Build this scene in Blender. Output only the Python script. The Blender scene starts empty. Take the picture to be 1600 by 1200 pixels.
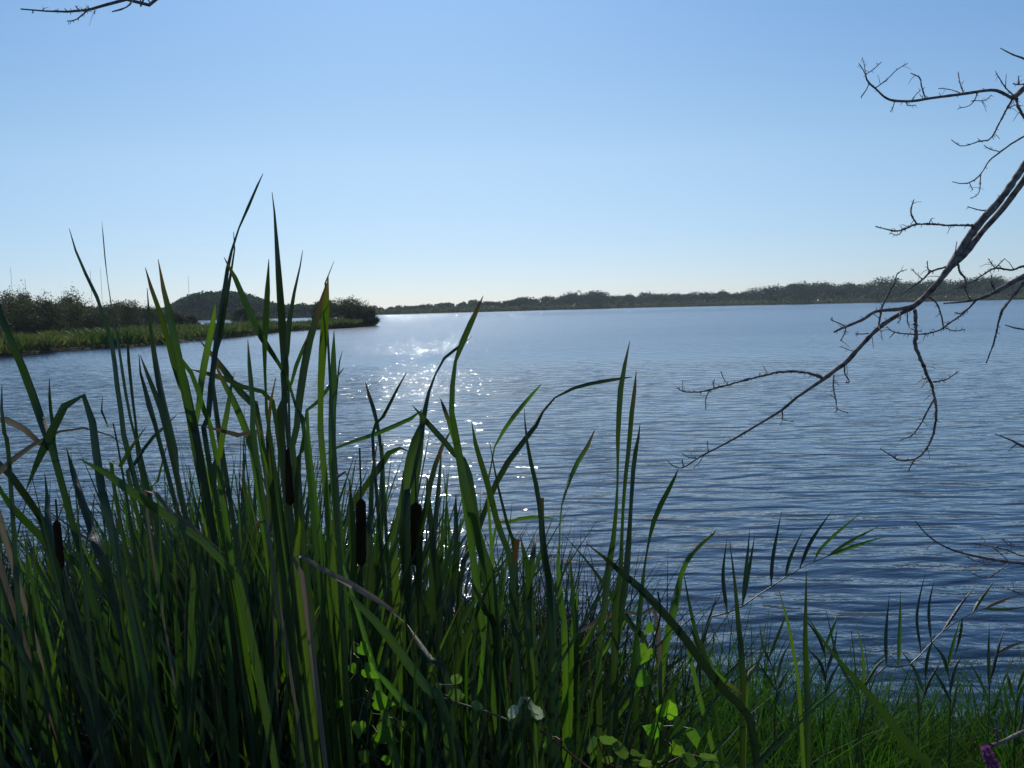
import bpy, math, random
import numpy as np
from mathutils import Vector, Matrix

S = bpy.context.scene
COL = S.collection
rnd = random.Random(11)
RNG = np.random.default_rng(11)

# ---------------------------------------------------------------- camera
CAM_Z = 2.0
F = 1556.0                      # focal length in pixels of the 1600 wide picture
PITCH, ROLL = math.radians(-4.40), math.radians(1.35)
fwd = Vector((0, math.cos(PITCH), math.sin(PITCH)))
up0 = Vector((0, -math.sin(PITCH), math.cos(PITCH)))
rt0 = Vector((1, 0, 0))
rt = rt0 * math.cos(ROLL) - up0 * math.sin(ROLL)
up = up0 * math.cos(ROLL) + rt0 * math.sin(ROLL)
cd = bpy.data.cameras.new("camera")
cam = bpy.data.objects.new("camera", cd)
COL.objects.link(cam)
cd.sensor_width = 36.0
cd.lens = 36.0 * F / 1600.0
cd.clip_start, cd.clip_end = 0.05, 20000
M = Matrix.Identity(4)
for i, v in enumerate((rt, up, -fwd)):
    for j in range(3):
        M[j][i] = v[j]
M.translation = Vector((0, 0, CAM_Z))
cam.matrix_world = M
S.camera = cam

# ---------------------------------------------------------------- sky, sun, exposure
SUN_AZ, SUN_EL = math.radians(-6.0), math.radians(37.7)     # azimuth from +Y towards +X
w = bpy.data.worlds.new("World")
S.world = w
w.use_nodes = True
nt = w.node_tree
bg = nt.nodes["Background"]
sky = nt.nodes.new("ShaderNodeTexSky")
sky.sky_type = 'NISHITA'
sky.sun_disc = False
sky.sun_elevation = SUN_EL
sky.sun_rotation = SUN_AZ
sky.altitude = 0
sky.air_density = 0.6
sky.dust_density = 0.35
sky.ozone_density = 7.0
# gentle white balance of the sky by height above the horizon
_tc = nt.nodes.new("ShaderNodeTexCoord"); _sx = nt.nodes.new("ShaderNodeSeparateXYZ")
nt.links.new(_tc.outputs["Generated"], _sx.inputs[0])
_cr = nt.nodes.new("ShaderNodeValToRGB"); _e = _cr.color_ramp.elements
_st = [(0.0, (.66, .62, .59)), (.143, (.93, .90, .72)), (.296, (.75, .92, .85)), (1.0, (.75, .85, .85))]
_e[0].position, _e[0].color = _st[0][0], (*_st[0][1], 1)
_e[1].position, _e[1].color = _st[3][0], (*_st[3][1], 1)
for _p, _c in _st[1:3]:
    _q = _e.new(_p); _q.color = (*_c, 1)
nt.links.new(_sx.outputs[2], _cr.inputs[0])
_mx = nt.nodes.new("ShaderNodeMix"); _mx.data_type = 'RGBA'; _mx.blend_type = 'MULTIPLY'; _mx.inputs[0].default_value = 1
nt.links.new(sky.outputs[0], _mx.inputs[6]); nt.links.new(_cr.outputs[0], _mx.inputs[7])
nt.links.new(_mx.outputs[2], bg.inputs[0])
bg.inputs[1].default_value = 0.138
sl = bpy.data.lights.new("sun", 'SUN')
so = bpy.data.objects.new("sun", sl)
COL.objects.link(so)
sl.energy = 3.2
sl.angle = math.radians(0.5)
sl.color = (1.0, 0.95, 0.86)
sd = Vector((math.sin(SUN_AZ) * math.cos(SUN_EL), math.cos(SUN_AZ) * math.cos(SUN_EL), math.sin(SUN_EL)))
so.rotation_euler = (-sd).to_track_quat('-Z', 'Y').to_euler()
so.location = (0, 0, 30)
S.view_settings.view_transform = 'Standard'
S.view_settings.look = 'None'
S.view_settings.exposure = 0.0
S.view_settings.gamma = 1.0
S.cycles.max_bounces = 8
S.cycles.transmission_bounces = 4
S.cycles.caustics_reflective = False
S.cycles.caustics_refractive = False

# ---------------------------------------------------------------- helpers
def ray(px, py):
    return (fwd + rt * ((px - 800.0) / F) - up * ((py - 600.0) / F))

def at(px, py, Y):
    """world point seen at pixel (px, py), at distance Y along +Y"""
    d = ray(px, py)
    return Vector((0, 0, CAM_Z)) + d * (Y / d.y)

def on_water(px, py):
    d = ray(px, py)
    return Vector((0, 0, CAM_Z)) + d * (CAM_Z / -d.z)

def tag(o, label=None, cat=None, group=None, kind=None):
    if label: o["label"] = label
    if cat: o["category"] = cat
    if group: o["group"] = group
    if kind: o["kind"] = kind
    return o

def link(o, parent=None):
    COL.objects.link(o)
    if parent is not None:
        o.parent = parent
    return o

def empty(name, loc):
    o = bpy.data.objects.new(name, None)
    o.location = loc
    o.empty_display_size = 0.1
    return link(o)

def mesh_obj(name, V, Fc, mat, parent=None, uv=None, smooth=True, attr=None):
    """V (n,3) array, Fc (m,4) or (m,3) int array in world space; a parent's location is subtracted"""
    V = np.asarray(V, dtype=np.float32)
    Fc = np.asarray(Fc, dtype=np.int32)
    if parent is not None:
        p = parent
        while p is not None:
            V = V - np.array(p.location, dtype=np.float32)
            p = p.parent
    me = bpy.data.meshes.new(name)
    k = Fc.shape[1]
    me.vertices.add(len(V)); me.vertices.foreach_set("co", V.ravel())
    me.loops.add(Fc.size); me.loops.foreach_set("vertex_index", Fc.ravel())
    me.polygons.add(len(Fc))
    me.polygons.foreach_set("loop_start", np.arange(0, Fc.size, k, dtype=np.int32))
    me.polygons.foreach_set("loop_total", np.full(len(Fc), k, dtype=np.int32))
    if uv is not None:
        l = me.uv_layers.new(name="UVMap")
        l.data.foreach_set("uv", np.asarray(uv, dtype=np.float32)[Fc.ravel()].ravel())
    if attr is not None:
        a = me.attributes.new("tone", 'FLOAT', 'POINT')
        a.data.foreach_set("value", np.asarray(attr, dtype=np.float32))
    me.update(calc_edges=True)
    if smooth:
        me.polygons.foreach_set("use_smooth", np.ones(len(Fc), dtype=bool))
    me.materials.append(mat)
    o = bpy.data.objects.new(name, me)
    return link(o, parent)

def cards(C, size, up_bias=0.0, aspect=1.0, rng=RNG, nrm=None):
    """leaf quads at centres C; returns V, F"""
    n = len(C)
    a = rng.normal(size=(n, 3))
    if nrm is not None:
        a = a * 0.6 + nrm
    a[:, 2] += up_bias
    a /= np.linalg.norm(a, axis=1)[:, None] + 1e-9
    b = np.cross(a, rng.normal(size=(n, 3)))
    b /= np.linalg.norm(b, axis=1)[:, None] + 1e-9
    c = np.cross(a, b)
    s = (np.asarray(size) * rng.uniform(0.6, 1.3, n))[:, None]
    b = b * s * 0.5 * aspect
    c = c * s * 0.5
    V = np.stack([C - c, C + b * 0.9, C + c, C - b * 0.9], axis=1).reshape(-1, 3)
    Fc = np.arange(4 * n).reshape(n, 4)
    return V, Fc

# ---------------------------------------------------------------- materials
def new_mat(name):
    m = bpy.data.materials.new(name)
    m.use_nodes = True
    n = m.node_tree
    n.nodes.clear()
    out = n.nodes.new("ShaderNodeOutputMaterial")
    return m, n, out

def N(n, t, **kw):
    x = n.nodes.new(t)
    for k, v in kw.items():
        setattr(x, k, v)
    return x

def ramp(n, stops):
    r = n.nodes.new("ShaderNodeValToRGB")
    e = r.color_ramp.elements
    while len(e) > 1:
        e.remove(e[-1])
    e[0].position, e[0].color = stops[0][0], (*stops[0][1], 1)
    for p, c in stops[1:]:
        q = e.new(p); q.color = (*c, 1)
    return r

def foliage_mat(name, c1, c2, t1, trans=0.4, rough=0.55, scale=1.0, vary=0.4):
    """leaf cards of shrubs and trees: base colour varied in clumps, with light coming through"""
    m, n, out = new_mat(name)
    geo = N(n, "ShaderNodeNewGeometry")
    noi = N(n, "ShaderNodeTexNoise"); noi.inputs["Scale"].default_value = scale; noi.inputs["Detail"].default_value = 4
    n.links.new(geo.outputs["Position"], noi.inputs["Vector"])
    r = ramp(n, [(0.35, c1), (0.65, c2)])
    n.links.new(noi.outputs["Fac"], r.inputs[0])
    hs = N(n, "ShaderNodeHueSaturation")
    mr = N(n, "ShaderNodeMapRange"); mr.inputs["To Min"].default_value = 1 - vary; mr.inputs["To Max"].default_value = 1 + vary
    n.links.new(geo.outputs["Random Per Island"], mr.inputs["Value"])
    n.links.new(mr.outputs[0], hs.inputs["Value"])
    n.links.new(r.outputs[0], hs.inputs["Color"])
    pb = N(n, "ShaderNodeBsdfPrincipled"); pb.inputs["Roughness"].default_value = rough
    pb.inputs["Specular IOR Level"].default_value = 0.3
    n.links.new(hs.outputs[0], pb.inputs["Base Color"])
    tr = N(n, "ShaderNodeBsdfTranslucent"); 
    mx0 = N(n, "ShaderNodeMix", data_type='RGBA', blend_type='MULTIPLY'); mx0.inputs[0].default_value = 1
    n.links.new(hs.outputs[0], mx0.inputs[6]); mx0.inputs[7].default_value = (*t1, 1)
    n.links.new(mx0.outputs[2], tr.inputs[0])
    mx = N(n, "ShaderNodeMixShader"); mx.inputs[0].default_value = trans
    n.links.new(pb.outputs[0], mx.inputs[1]); n.links.new(tr.outputs[0], mx.inputs[2])
    n.links.new(mx.outputs[0], out.inputs[0])
    return m

def blade_mat(name, c1, c2, tc, tip=(0.13, 0.065, 0.03), tip_at=0.97, trans=0.45, rough=0.38, spec=0.5, dry=0.0):
    m, n, out = new_mat(name)
    uv = N(n, "ShaderNodeUVMap"); uv.uv_map = "UVMap"
    oi = N(n, "ShaderNodeObjectInfo")
    sx = N(n, "ShaderNodeSeparateXYZ"); n.links.new(uv.outputs[0], sx.inputs[0])
    mp = N(n, "ShaderNodeMapping"); mp.inputs["Scale"].default_value = (34, 3.0, 1)
    n.links.new(uv.outputs[0], mp.inputs[0])
    ad = N(n, "ShaderNodeVectorMath", operation='ADD'); n.links.new(mp.outputs[0], ad.inputs[0])
    sc = N(n, "ShaderNodeMath", operation='MULTIPLY'); sc.inputs[1].default_value = 37.0
    n.links.new(oi.outputs["Random"], sc.inputs[0])
    cb = N(n, "ShaderNodeCombineXYZ"); n.links.new(sc.outputs[0], cb.inputs[0]); n.links.new(sc.outputs[0], cb.inputs[1])
    n.links.new(cb.outputs[0], ad.inputs[1])
    noi = N(n, "ShaderNodeTexNoise"); noi.inputs["Scale"].default_value = 1.0; noi.inputs["Detail"].default_value = 3
    n.links.new(ad.outputs[0], noi.inputs["Vector"])
    r = ramp(n, [(0.38, c1), (0.62, c2)])
    n.links.new(noi.outputs["Fac"], r.inputs[0])
    hs = N(n, "ShaderNodeHueSaturation")
    h = N(n, "ShaderNodeMapRange"); h.inputs["To Min"].default_value = 0.475; h.inputs["To Max"].default_value = 0.515
    n.links.new(oi.outputs["Random"], h.inputs["Value"]); n.links.new(h.outputs[0], hs.inputs["Hue"])
    ms = N(n, "ShaderNodeMath", operation='MULTIPLY'); ms.inputs[1].default_value = 7.31
    fr = N(n, "ShaderNodeMath", operation='FRACT'); n.links.new(oi.outputs["Random"], ms.inputs[0]); n.links.new(ms.outputs[0], fr.inputs[0])
    v = N(n, "ShaderNodeMapRange"); v.inputs["To Min"].default_value = 0.65; v.inputs["To Max"].default_value = 1.25
    n.links.new(fr.outputs[0], v.inputs["Value"]); n.links.new(v.outputs[0], hs.inputs["Value"])
    n.links.new(r.outputs[0], hs.inputs["Color"])
    # withered tip, ragged edge
    n2 = N(n, "ShaderNodeTexNoise"); n2.inputs["Scale"].default_value = 3.0
    n.links.new(ad.outputs[0], n2.inputs["Vector"])
    m2 = N(n, "ShaderNodeMath", operation='MULTIPLY'); m2.inputs[1].default_value = 0.07
    n.links.new(n2.outputs["Fac"], m2.inputs[0])
    m3 = N(n, "ShaderNodeMath", operation='ADD'); n.links.new(sx.outputs[1], m3.inputs[0]); n.links.new(m2.outputs[0], m3.inputs[1])
    # every leaf withers by its own amount, some not at all
    ms2 = N(n, "ShaderNodeMath", operation='MULTIPLY'); ms2.inputs[1].default_value = 13.7
    fr2 = N(n, "ShaderNodeMath", operation='FRACT'); n.links.new(oi.outputs["Random"], ms2.inputs[0]); n.links.new(ms2.outputs[0], fr2.inputs[0])
    ms3 = N(n, "ShaderNodeMath", operation='MULTIPLY'); ms3.inputs[1].default_value = -0.11
    n.links.new(fr2.outputs[0], ms3.inputs[0])
    m4 = N(n, "ShaderNodeMath", operation='ADD'); n.links.new(m3.outputs[0], m4.inputs[0]); n.links.new(ms3.outputs[0], m4.inputs[1])
    tr0 = N(n, "ShaderNodeMapRange"); tr0.inputs["From Min"].default_value = tip_at; tr0.inputs["From Max"].default_value = tip_at + 0.03
    n.links.new(m4.outputs[0], tr0.inputs["Value"])
    # blotches of die-back
    mpb = N(n, "ShaderNodeMapping"); mpb.inputs["Scale"].default_value = (0.12, 1.6, 1); n.links.new(ad.outputs[0], mpb.inputs[0])
    nb = N(n, "ShaderNodeTexNoise"); nb.inputs["Scale"].default_value = 1.0; nb.inputs["Detail"].default_value = 5; nb.inputs["Roughness"].default_value = 0.75
    n.links.new(mpb.outputs[0], nb.inputs["Vector"])
    rb = N(n, "ShaderNodeMapRange"); rb.inputs["From Min"].default_value = 0.66; rb.inputs["From Max"].default_value = 0.72; rb.inputs["To Max"].default_value = 0.7
    n.links.new(nb.outputs["Fac"], rb.inputs["Value"])
    tr_ = N(n, "ShaderNodeMath", operation='MAXIMUM'); n.links.new(tr0.outputs[0], tr_.inputs[0]); n.links.new(rb.outputs[0], tr_.inputs[1])
    mc = N(n, "ShaderNodeMix", data_type='RGBA'); n.links.new(tr_.outputs[0], mc.inputs[0])
    n.links.new(hs.outputs[0], mc.inputs[6]); mc.inputs[7].default_value = (*tip, 1)
    pb = N(n, "ShaderNodeBsdfPrincipled"); pb.inputs["Roughness"].default_value = rough
    pb.inputs["Specular IOR Level"].default_value = spec
    n.links.new(mc.outputs[2], pb.inputs["Base Color"])
    bp = N(n, "ShaderNodeBump"); bp.inputs["Strength"].default_value = 0.35; bp.inputs["Distance"].default_value = 0.002
    wv = N(n, "ShaderNodeTexNoise"); wv.inputs["Scale"].default_value = 2.2; wv.inputs["Detail"].default_value = 1
    n.links.new(ad.outputs[0], wv.inputs["Vector"])
    n.links.new(wv.outputs["Fac"], bp.inputs["Height"])
    n.links.new(bp.outputs[0], pb.inputs["Normal"])
    tr = N(n, "ShaderNodeBsdfTranslucent")
    mx0 = N(n, "ShaderNodeMix", data_type='RGBA', blend_type='MULTIPLY'); mx0.inputs[0].default_value = 1
    n.links.new(mc.outputs[2], mx0.inputs[6]); mx0.inputs[7].default_value = (*tc, 1)
    n.links.new(mx0.outputs[2], tr.inputs[0])
    mx = N(n, "ShaderNodeMixShader"); mx.inputs[0].default_value = trans
    n.links.new(pb.outputs[0], mx.inputs[1]); n.links.new(tr.outputs[0], mx.inputs[2])
    n.links.new(mx.outputs[0], out.inputs[0])
    return m

def solid_mat(name, c1, c2, scale=20.0, rough=0.8, bump=0.3, stretch=(1, 1, 1), dist=0.004, spec=0.3):
    m, n, out = new_mat(name)
    tc = N(n, "ShaderNodeTexCoord")
    mp = N(n, "ShaderNodeMapping"); mp.inputs["Scale"].default_value = stretch
    n.links.new(tc.outputs["Object"], mp.inputs[0])
    noi = N(n, "ShaderNodeTexNoise"); noi.inputs["Scale"].default_value = scale; noi.inputs["Detail"].default_value = 6
    noi.inputs["Roughness"].default_value = 0.65
    n.links.new(mp.outputs[0], noi.inputs["Vector"])
    r = ramp(n, [(0.35, c1), (0.65, c2)])
    n.links.new(noi.outputs["Fac"], r.inputs[0])
    pb = N(n, "ShaderNodeBsdfPrincipled"); pb.inputs["Roughness"].default_value = rough
    pb.inputs["Specular IOR Level"].default_value = spec
    n.links.new(r.outputs[0], pb.inputs["Base Color"])
    bp = N(n, "ShaderNodeBump"); bp.inputs["Strength"].default_value = bump; bp.inputs["Distance"].default_value = dist
    n.links.new(noi.outputs["Fac"], bp.inputs["Height"])
    n.links.new(bp.outputs[0], pb.inputs["Normal"])
    n.links.new(pb.outputs[0], out.inputs[0])
    return m

def water_mat():
    """lake surface: the slope of a three scale wave field, taken at every point, tilts the normal"""
    g = bpy.data.node_groups.new("wave_height", 'ShaderNodeTree')
    g.interface.new_socket("Vector", in_out='INPUT', socket_type='NodeSocketVector')
    g.interface.new_socket("Height", in_out='OUTPUT', socket_type='NodeSocketFloat')
    gi = g.nodes.new("NodeGroupInput"); go = g.nodes.new("NodeGroupOutput")
    def layer(scale, sx, sy, rot, detail, rough, amp, dist=0.3):
        mp = N(g, "ShaderNodeMapping")
        mp.inputs["Rotation"].default_value = (0, 0, rot)
        mp.inputs["Scale"].default_value = (sx, sy, 1)
        g.links.new(gi.outputs[0], mp.inputs[0])
        t = N(g, "ShaderNodeTexNoise", noise_dimensions='2D'); t.inputs["Scale"].default_value = scale
        t.inputs["Detail"].default_value = detail; t.inputs["Roughness"].default_value = rough
        t.inputs["Distortion"].default_value = dist
        g.links.new(mp.outputs[0], t.inputs["Vector"])
        x = N(g, "ShaderNodeMath", operation='MULTIPLY'); g.links.new(t.outputs["Fac"], x.inputs[0]); x.inputs[1].default_value = amp
        return x.outputs[0]
    def add(a, b):
        x = N(g, "ShaderNodeMath", operation='ADD'); g.links.new(a, x.inputs[0]); g.links.new(b, x.inputs[1])
        return x.outputs[0]
    h = layer(1.0, 1.25, 3.4, math.radians(-7), 1.0, 0.35, WAVE[0])
    h = add(h, layer(3.1, 0.8, 2.0, math.radians(12), 1.0, 0.5, WAVE[1]))
    h = add(h, layer(11.0, 0.8, 1.4, math.radians(-20), 1.0, 0.5, WAVE[2], 0.6))
    h = add(h, layer(29.0, 0.9, 1.2, math.radians(33), 1.0, 0.5, WAVE[3], 0.3))
    g.links.new(h, go.inputs[0])
    m, n, out = new_mat("lake_water")
    tc = N(n, "ShaderNodeTexCoord")
    E = 0.004
    hs = []
    for off in ((0, 0, 0), (E, 0, 0), (0, E, 0)):
        v = N(n, "ShaderNodeVectorMath", operation='ADD'); n.links.new(tc.outputs["Object"], v.inputs[0]); v.inputs[1].default_value = off
        q = N(n, "ShaderNodeGroup"); q.node_tree = g
        n.links.new(v.outputs[0], q.inputs[0]); hs.append(q.outputs[0])
    # gusts: wide patches of rougher and calmer water
    mp = N(n, "ShaderNodeMapping"); mp.inputs["Scale"].default_value = (0.03, 0.09, 1)
    n.links.new(tc.outputs["Object"], mp.inputs[0])
    gn = N(n, "ShaderNodeTexNoise", noise_dimensions='2D'); gn.inputs["Scale"].default_value = 1.0; gn.inputs["Detail"].default_value = 4
    n.links.new(mp.outputs[0], gn.inputs["Vector"])
    gr = N(n, "ShaderNodeMapRange"); n.links.new(gn.outputs["Fac"], gr.inputs["Value"])
    gr.inputs["From Min"].default_value = 0.35; gr.inputs["From Max"].default_value = 0.65
    gr.inputs["To Min"].default_value = 0.68 / E; gr.inputs["To Max"].default_value = 1.25 / E
    cb = N(n, "ShaderNodeCombineXYZ"); cb.inputs[2].default_value = 1.0
    for k in (0, 1):
        d = N(n, "ShaderNodeMath", operation='SUBTRACT'); n.links.new(hs[0], d.inputs[0]); n.links.new(hs[k + 1], d.inputs[1])
        e = N(n, "ShaderNodeMath", operation='MULTIPLY'); n.links.new(d.outputs[0], e.inputs[0]); n.links.new(gr.outputs[0], e.inputs[1])
        sl_ = e.outputs[0]
        if k == 1:      # low viewers see mainly the faces of the waves that lean toward the bank
            pos = N(n, "ShaderNodeMath", operation='MAXIMUM'); n.links.new(sl_, pos.inputs[0]); pos.inputs[1].default_value = 0
            neg = N(n, "ShaderNodeMath", operation='MINIMUM'); n.links.new(sl_, neg.inputs[0]); neg.inputs[1].default_value = 0
            spy = N(n, "ShaderNodeSeparateXYZ"); n.links.new(tc.outputs["Object"], spy.inputs[0])
            kf = N(n, "ShaderNodeMapRange"); n.links.new(spy.outputs[1], kf.inputs["Value"])
            kf.inputs["From Min"].default_value = 5; kf.inputs["From Max"].default_value = 40
            kf.inputs["To Min"].default_value = 0.8; kf.inputs["To Max"].default_value = 0.1
            pm = N(n, "ShaderNodeMath", operation='MULTIPLY'); n.links.new(pos.outputs[0], pm.inputs[0]); n.links.new(kf.outputs[0], pm.inputs[1])
            ad_ = N(n, "ShaderNodeMath", operation='ADD'); n.links.new(pm.outputs[0], ad_.inputs[0]); n.links.new(neg.outputs[0], ad_.inputs[1])
            kb = N(n, "ShaderNodeMapRange"); n.links.new(spy.outputs[1], kb.inputs["Value"])
            kb.inputs["From Min"].default_value = 8; kb.inputs["From Max"].default_value = 60
            kb.inputs["To Min"].default_value = 0.0; kb.inputs["To Max"].default_value = 0.045
            sb_ = N(n, "ShaderNodeMath", operation='SUBTRACT'); n.links.new(ad_.outputs[0], sb_.inputs[0]); n.links.new(kb.outputs[0], sb_.inputs[1])
            sl_ = sb_.outputs[0]
        n.links.new(sl_, cb.inputs[k])
    nm = N(n, "ShaderNodeVectorMath", operation='NORMALIZE'); n.links.new(cb.outputs[0], nm.inputs[0])
    # open water far from the bank: waves too small to be told apart, so their slopes go into the roughness
    sp = N(n, "ShaderNodeSeparateXYZ"); n.links.new(tc.outputs["Object"], sp.inputs[0])
    far = N(n, "ShaderNodeMapRange", interpolation_type='SMOOTHERSTEP'); n.links.new(sp.outputs[1], far.inputs["Value"])
    far.inputs["From Min"].default_value = 6; far.inputs["From Max"].default_value = 95
    far.inputs["To Min"].default_value = 0.05; far.inputs["To Max"].default_value = 0.97
    # a breezy lane of steeper waves out in the open lake
    lane = ramp(n, [(0.0, (0, 0, 0)), (0.17, (0, 0, 0)), (0.24, (1, 1, 1)), (0.33, (1, 1, 1)), (0.42, (0, 0, 0))])
    ly = N(n, "ShaderNodeMath", operation='DIVIDE'); n.links.new(sp.outputs[1], ly.inputs[0]); ly.inputs[1].default_value = 1000.0
    n.links.new(ly.outputs[0], lane.inputs[0])
    lm = N(n, "ShaderNodeMath", operation='MULTIPLY'); n.links.new(lane.outputs[0], lm.inputs[0]); lm.inputs[1].default_value = 0.40
    fs = N(n, "ShaderNodeMath", operation='SUBTRACT'); n.links.new(far.outputs[0], fs.inputs[0]); n.links.new(lm.outputs[0], fs.inputs[1])
    ls = N(n, "ShaderNodeMapRange"); n.links.new(lane.outputs[0], ls.inputs["Value"]); ls.inputs["To Min"].default_value = 1.0; ls.inputs["To Max"].default_value = 2.0
    lc = N(n, "ShaderNodeCombineXYZ"); n.links.new(ls.outputs[0], lc.inputs[0]); n.links.new(ls.outputs[0], lc.inputs[1]); lc.inputs[2].default_value = 1
    st_ = N(n, "ShaderNodeVectorMath", operation='MULTIPLY'); n.links.new(cb.outputs[0], st_.inputs[0]); n.links.new(lc.outputs[0], st_.inputs[1])
    n.links.new(st_.outputs[0], nm.inputs[0])
    sm = N(n, "ShaderNodeVectorMath", operation='MULTIPLY'); n.links.new(cb.outputs[0], sm.inputs[0]); sm.inputs[1].default_value = (0.45, 0.45, 1)
    nf = N(n, "ShaderNodeVectorMath", operation='NORMALIZE'); n.links.new(sm.outputs[0], nf.inputs[0])
    def surf(normal, rough, col):
        pb = N(n, "ShaderNodeBsdfPrincipled")
        pb.inputs["Base Color"].default_value = col
        pb.inputs["Roughness"].default_value = rough
        pb.inputs["IOR"].default_value = 1.333
        n.links.new(normal, pb.inputs["Normal"])
        return pb.outputs[0]
    mx = N(n, "ShaderNodeMixShader"); n.links.new(fs.outputs[0], mx.inputs[0])
    n.links.new(surf(nm.outputs[0], 0.05, WATER_COL), mx.inputs[1]); n.links.new(surf(nf.outputs[0], 0.20, SKY_REFL_COL), mx.inputs[2])
    n.links.new(mx.outputs[0], out.inputs[0])
    return m

WAVE = (0.066, 0.019, 0.0048, 0.0014)
WATER_COL = (0.012, 0.034, 0.076, 1)
SKY_REFL_COL = (0.008, 0.046, 0.125, 1)       # far water; blue of the reflected sky put into the base colour
WATER = water_mat()
MUD = solid_mat("bank_soil", (0.010, 0.008, 0.005), (0.028, 0.022, 0.012), 9, 0.9, 0.8, dist=0.03)
LAND = solid_mat("marsh_soil", (0.03, 0.035, 0.012), (0.06, 0.07, 0.02), 0.6, 0.9, 0.5, dist=0.1)
FARGROUND = solid_mat("far_ground", (0.012, 0.02, 0.008), (0.03, 0.038, 0.014), 0.08, 0.95, 0.2)
SHRUB = foliage_mat("shrub_leaves", (0.045, 0.060, 0.026), (0.10, 0.100, 0.050), (1.5, 1.7, 0.8), 0.20, rough=0.8, scale=0.8, vary=0.2)
SHRUB2 = foliage_mat("willow_leaves", (0.07, 0.085, 0.045), (0.14, 0.14, 0.075), (1.5, 1.7, 0.8), 0.28, rough=0.8, scale=0.8, vary=0.25)
MARSH = foliage_mat("marsh_grass_leaves", (0.035, 0.075, 0.016), (0.13, 0.130, 0.055), (1.4, 1.6, 0.6), 0.34, scale=0.45)
WOOD = foliage_mat("wood_leaves", (0.010, 0.036, 0.021), (0.046, 0.096, 0.036), (1.4, 1.7, 0.7), 0.14, rough=0.9, scale=0.09, vary=0.12)
TRUNKM = solid_mat("shrub_stems", (0.05, 0.04, 0.03), (0.11, 0.09, 0.07), 8, 0.9, 0.4)

# ---------------------------------------------------------------- water, terrain
def grid(name, xs, ys, zf, mat, parent=None):
    X, Y = np.meshgrid(xs, ys)
    Z = zf(X, Y)
    V = np.stack([X, Y, Z], -1).reshape(-1, 3)
    nx, ny = len(xs), len(ys)
    i = np.arange(nx - 1)[None, :] + nx * np.arange(ny - 1)[:, None]
    Fc = np.stack([i, i + 1, i + 1 + nx, i + nx], -1).reshape(-1, 4)
    return mesh_obj(name, V, Fc, mat, parent)

water = grid("lake_water", np.linspace(-1250, 1250, 3), np.linspace(-35, 1180, 3), lambda X, Y: X * 0, WATER)
tag(water, kind="structure")

def shore_y(x):
    return np.interp(x, [-8, -3, -1.2, 0, 0.8, 1.6, 3, 8], [5.8, 5.4, 5.0, 4.6, 4.35, 4.25, 4.2, 4.4])

def bank_z(x, y):
    x = np.asarray(x, dtype=float); y = np.asarray(y, dtype=float)
    d = shore_y(x) + 0.18 * np.sin(x * 3.1) + 0.1 * np.sin(x * 7.7 + 1) - y
    z = np.where(d > 0, 0.50 * (1 - np.exp(-d / 3.2)), np.maximum(0.28 * d, -0.9))
    return z + 0.025 * np.sin(x * 5 + y * 3) * np.cos(y * 6 - x * 2) + 0.0

bank = grid("bank_ground", np.linspace(-14, 14, 141), np.linspace(-14, 9, 140), bank_z, MUD)
tag(bank, kind="structure")
ow = bpy.data.objects

def poly_land(name, front, back, z, mat, n=10):
    """land between a front and a back shoreline (lists of (x, y)); edges dip under the water"""
    fr = np.array(front); bk = np.array(back)
    m = len(fr)
    rows = []
    ts = np.concatenate([[-0.03, 0.0, 0.02, 0.06], np.linspace(0.12, 0.9, n), [1.0, 1.03]])
    for t in ts:
        p = fr + (bk - fr) * t
        e = min(max(t, 0), max(1 - t, 0))
        zz = np.full(m, -0.6) if t < 0 or t > 1 else np.full(m, z * min(1, e / 0.06) - (0.05 if e == 0 else 0))
        rows.append(np.column_stack([p, zz + (0.06 * np.sin(p[:, 0] * 0.7) * (1 if e > 0 else 0))]))
    V = np.concatenate(rows)
    i = np.arange(m - 1)[None, :] + m * np.arange(len(ts) - 1)[:, None]
    Fc = np.stack([i, i + 1, i + 1 + m, i + m], -1).reshape(-1, 4)
    return tag(mesh_obj(name, V, Fc, mat), kind="structure")

# peninsula on the left
FRONT_PX = [(-420, 600), (-200, 580), (-60, 566), (0, 559), (50, 553), (100, 549), (170, 544), (230, 540), (290, 535), (350, 529), (400, 523),
            (450, 518.5), (500, 515), (540, 512.5), (575, 510.5), (588, 508.5)]
FRONT = [tuple(on_water(*p))[:2] for p in FRONT_PX]
FRONT = [(x + 0.8 * math.sin(i * 2.1), y + 0.9 * math.sin(i * 3.7)) for i, (x, y) in enumerate(FRONT)]
BACK = []
for i, (x, y) in enumerate(FRONT):
    k = np.interp(FRONT_PX[i][0], [-420, 0, 290, 450, 560, 588], [3.2, 2.9, 2.05, 1.45, 1.12, 1.05])
    BACK.append((x * k, y * k))
land = poly_land("marsh_land", FRONT, BACK, 0.3, LAND)

# marsh grass on it
def land_pt(n, tmin=0.0, tmax=1.0, lo=0, hi=15, power=1.0):
    fr, bk = np.array(FRONT), np.array(BACK)
    s = RNG.uniform(lo, hi, n)
    i = np.clip(s.astype(int), 0, len(fr) - 2); f = (s - i)[:, None]
    a = fr[i] * (1 - f) + fr[i + 1] * f
    b = bk[i] * (1 - f) + bk[i + 1] * f
    t = (tmin + (tmax - tmin) * RNG.uniform(0, 1, n) ** power)[:, None]
    return a + (b - a) * t

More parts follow.
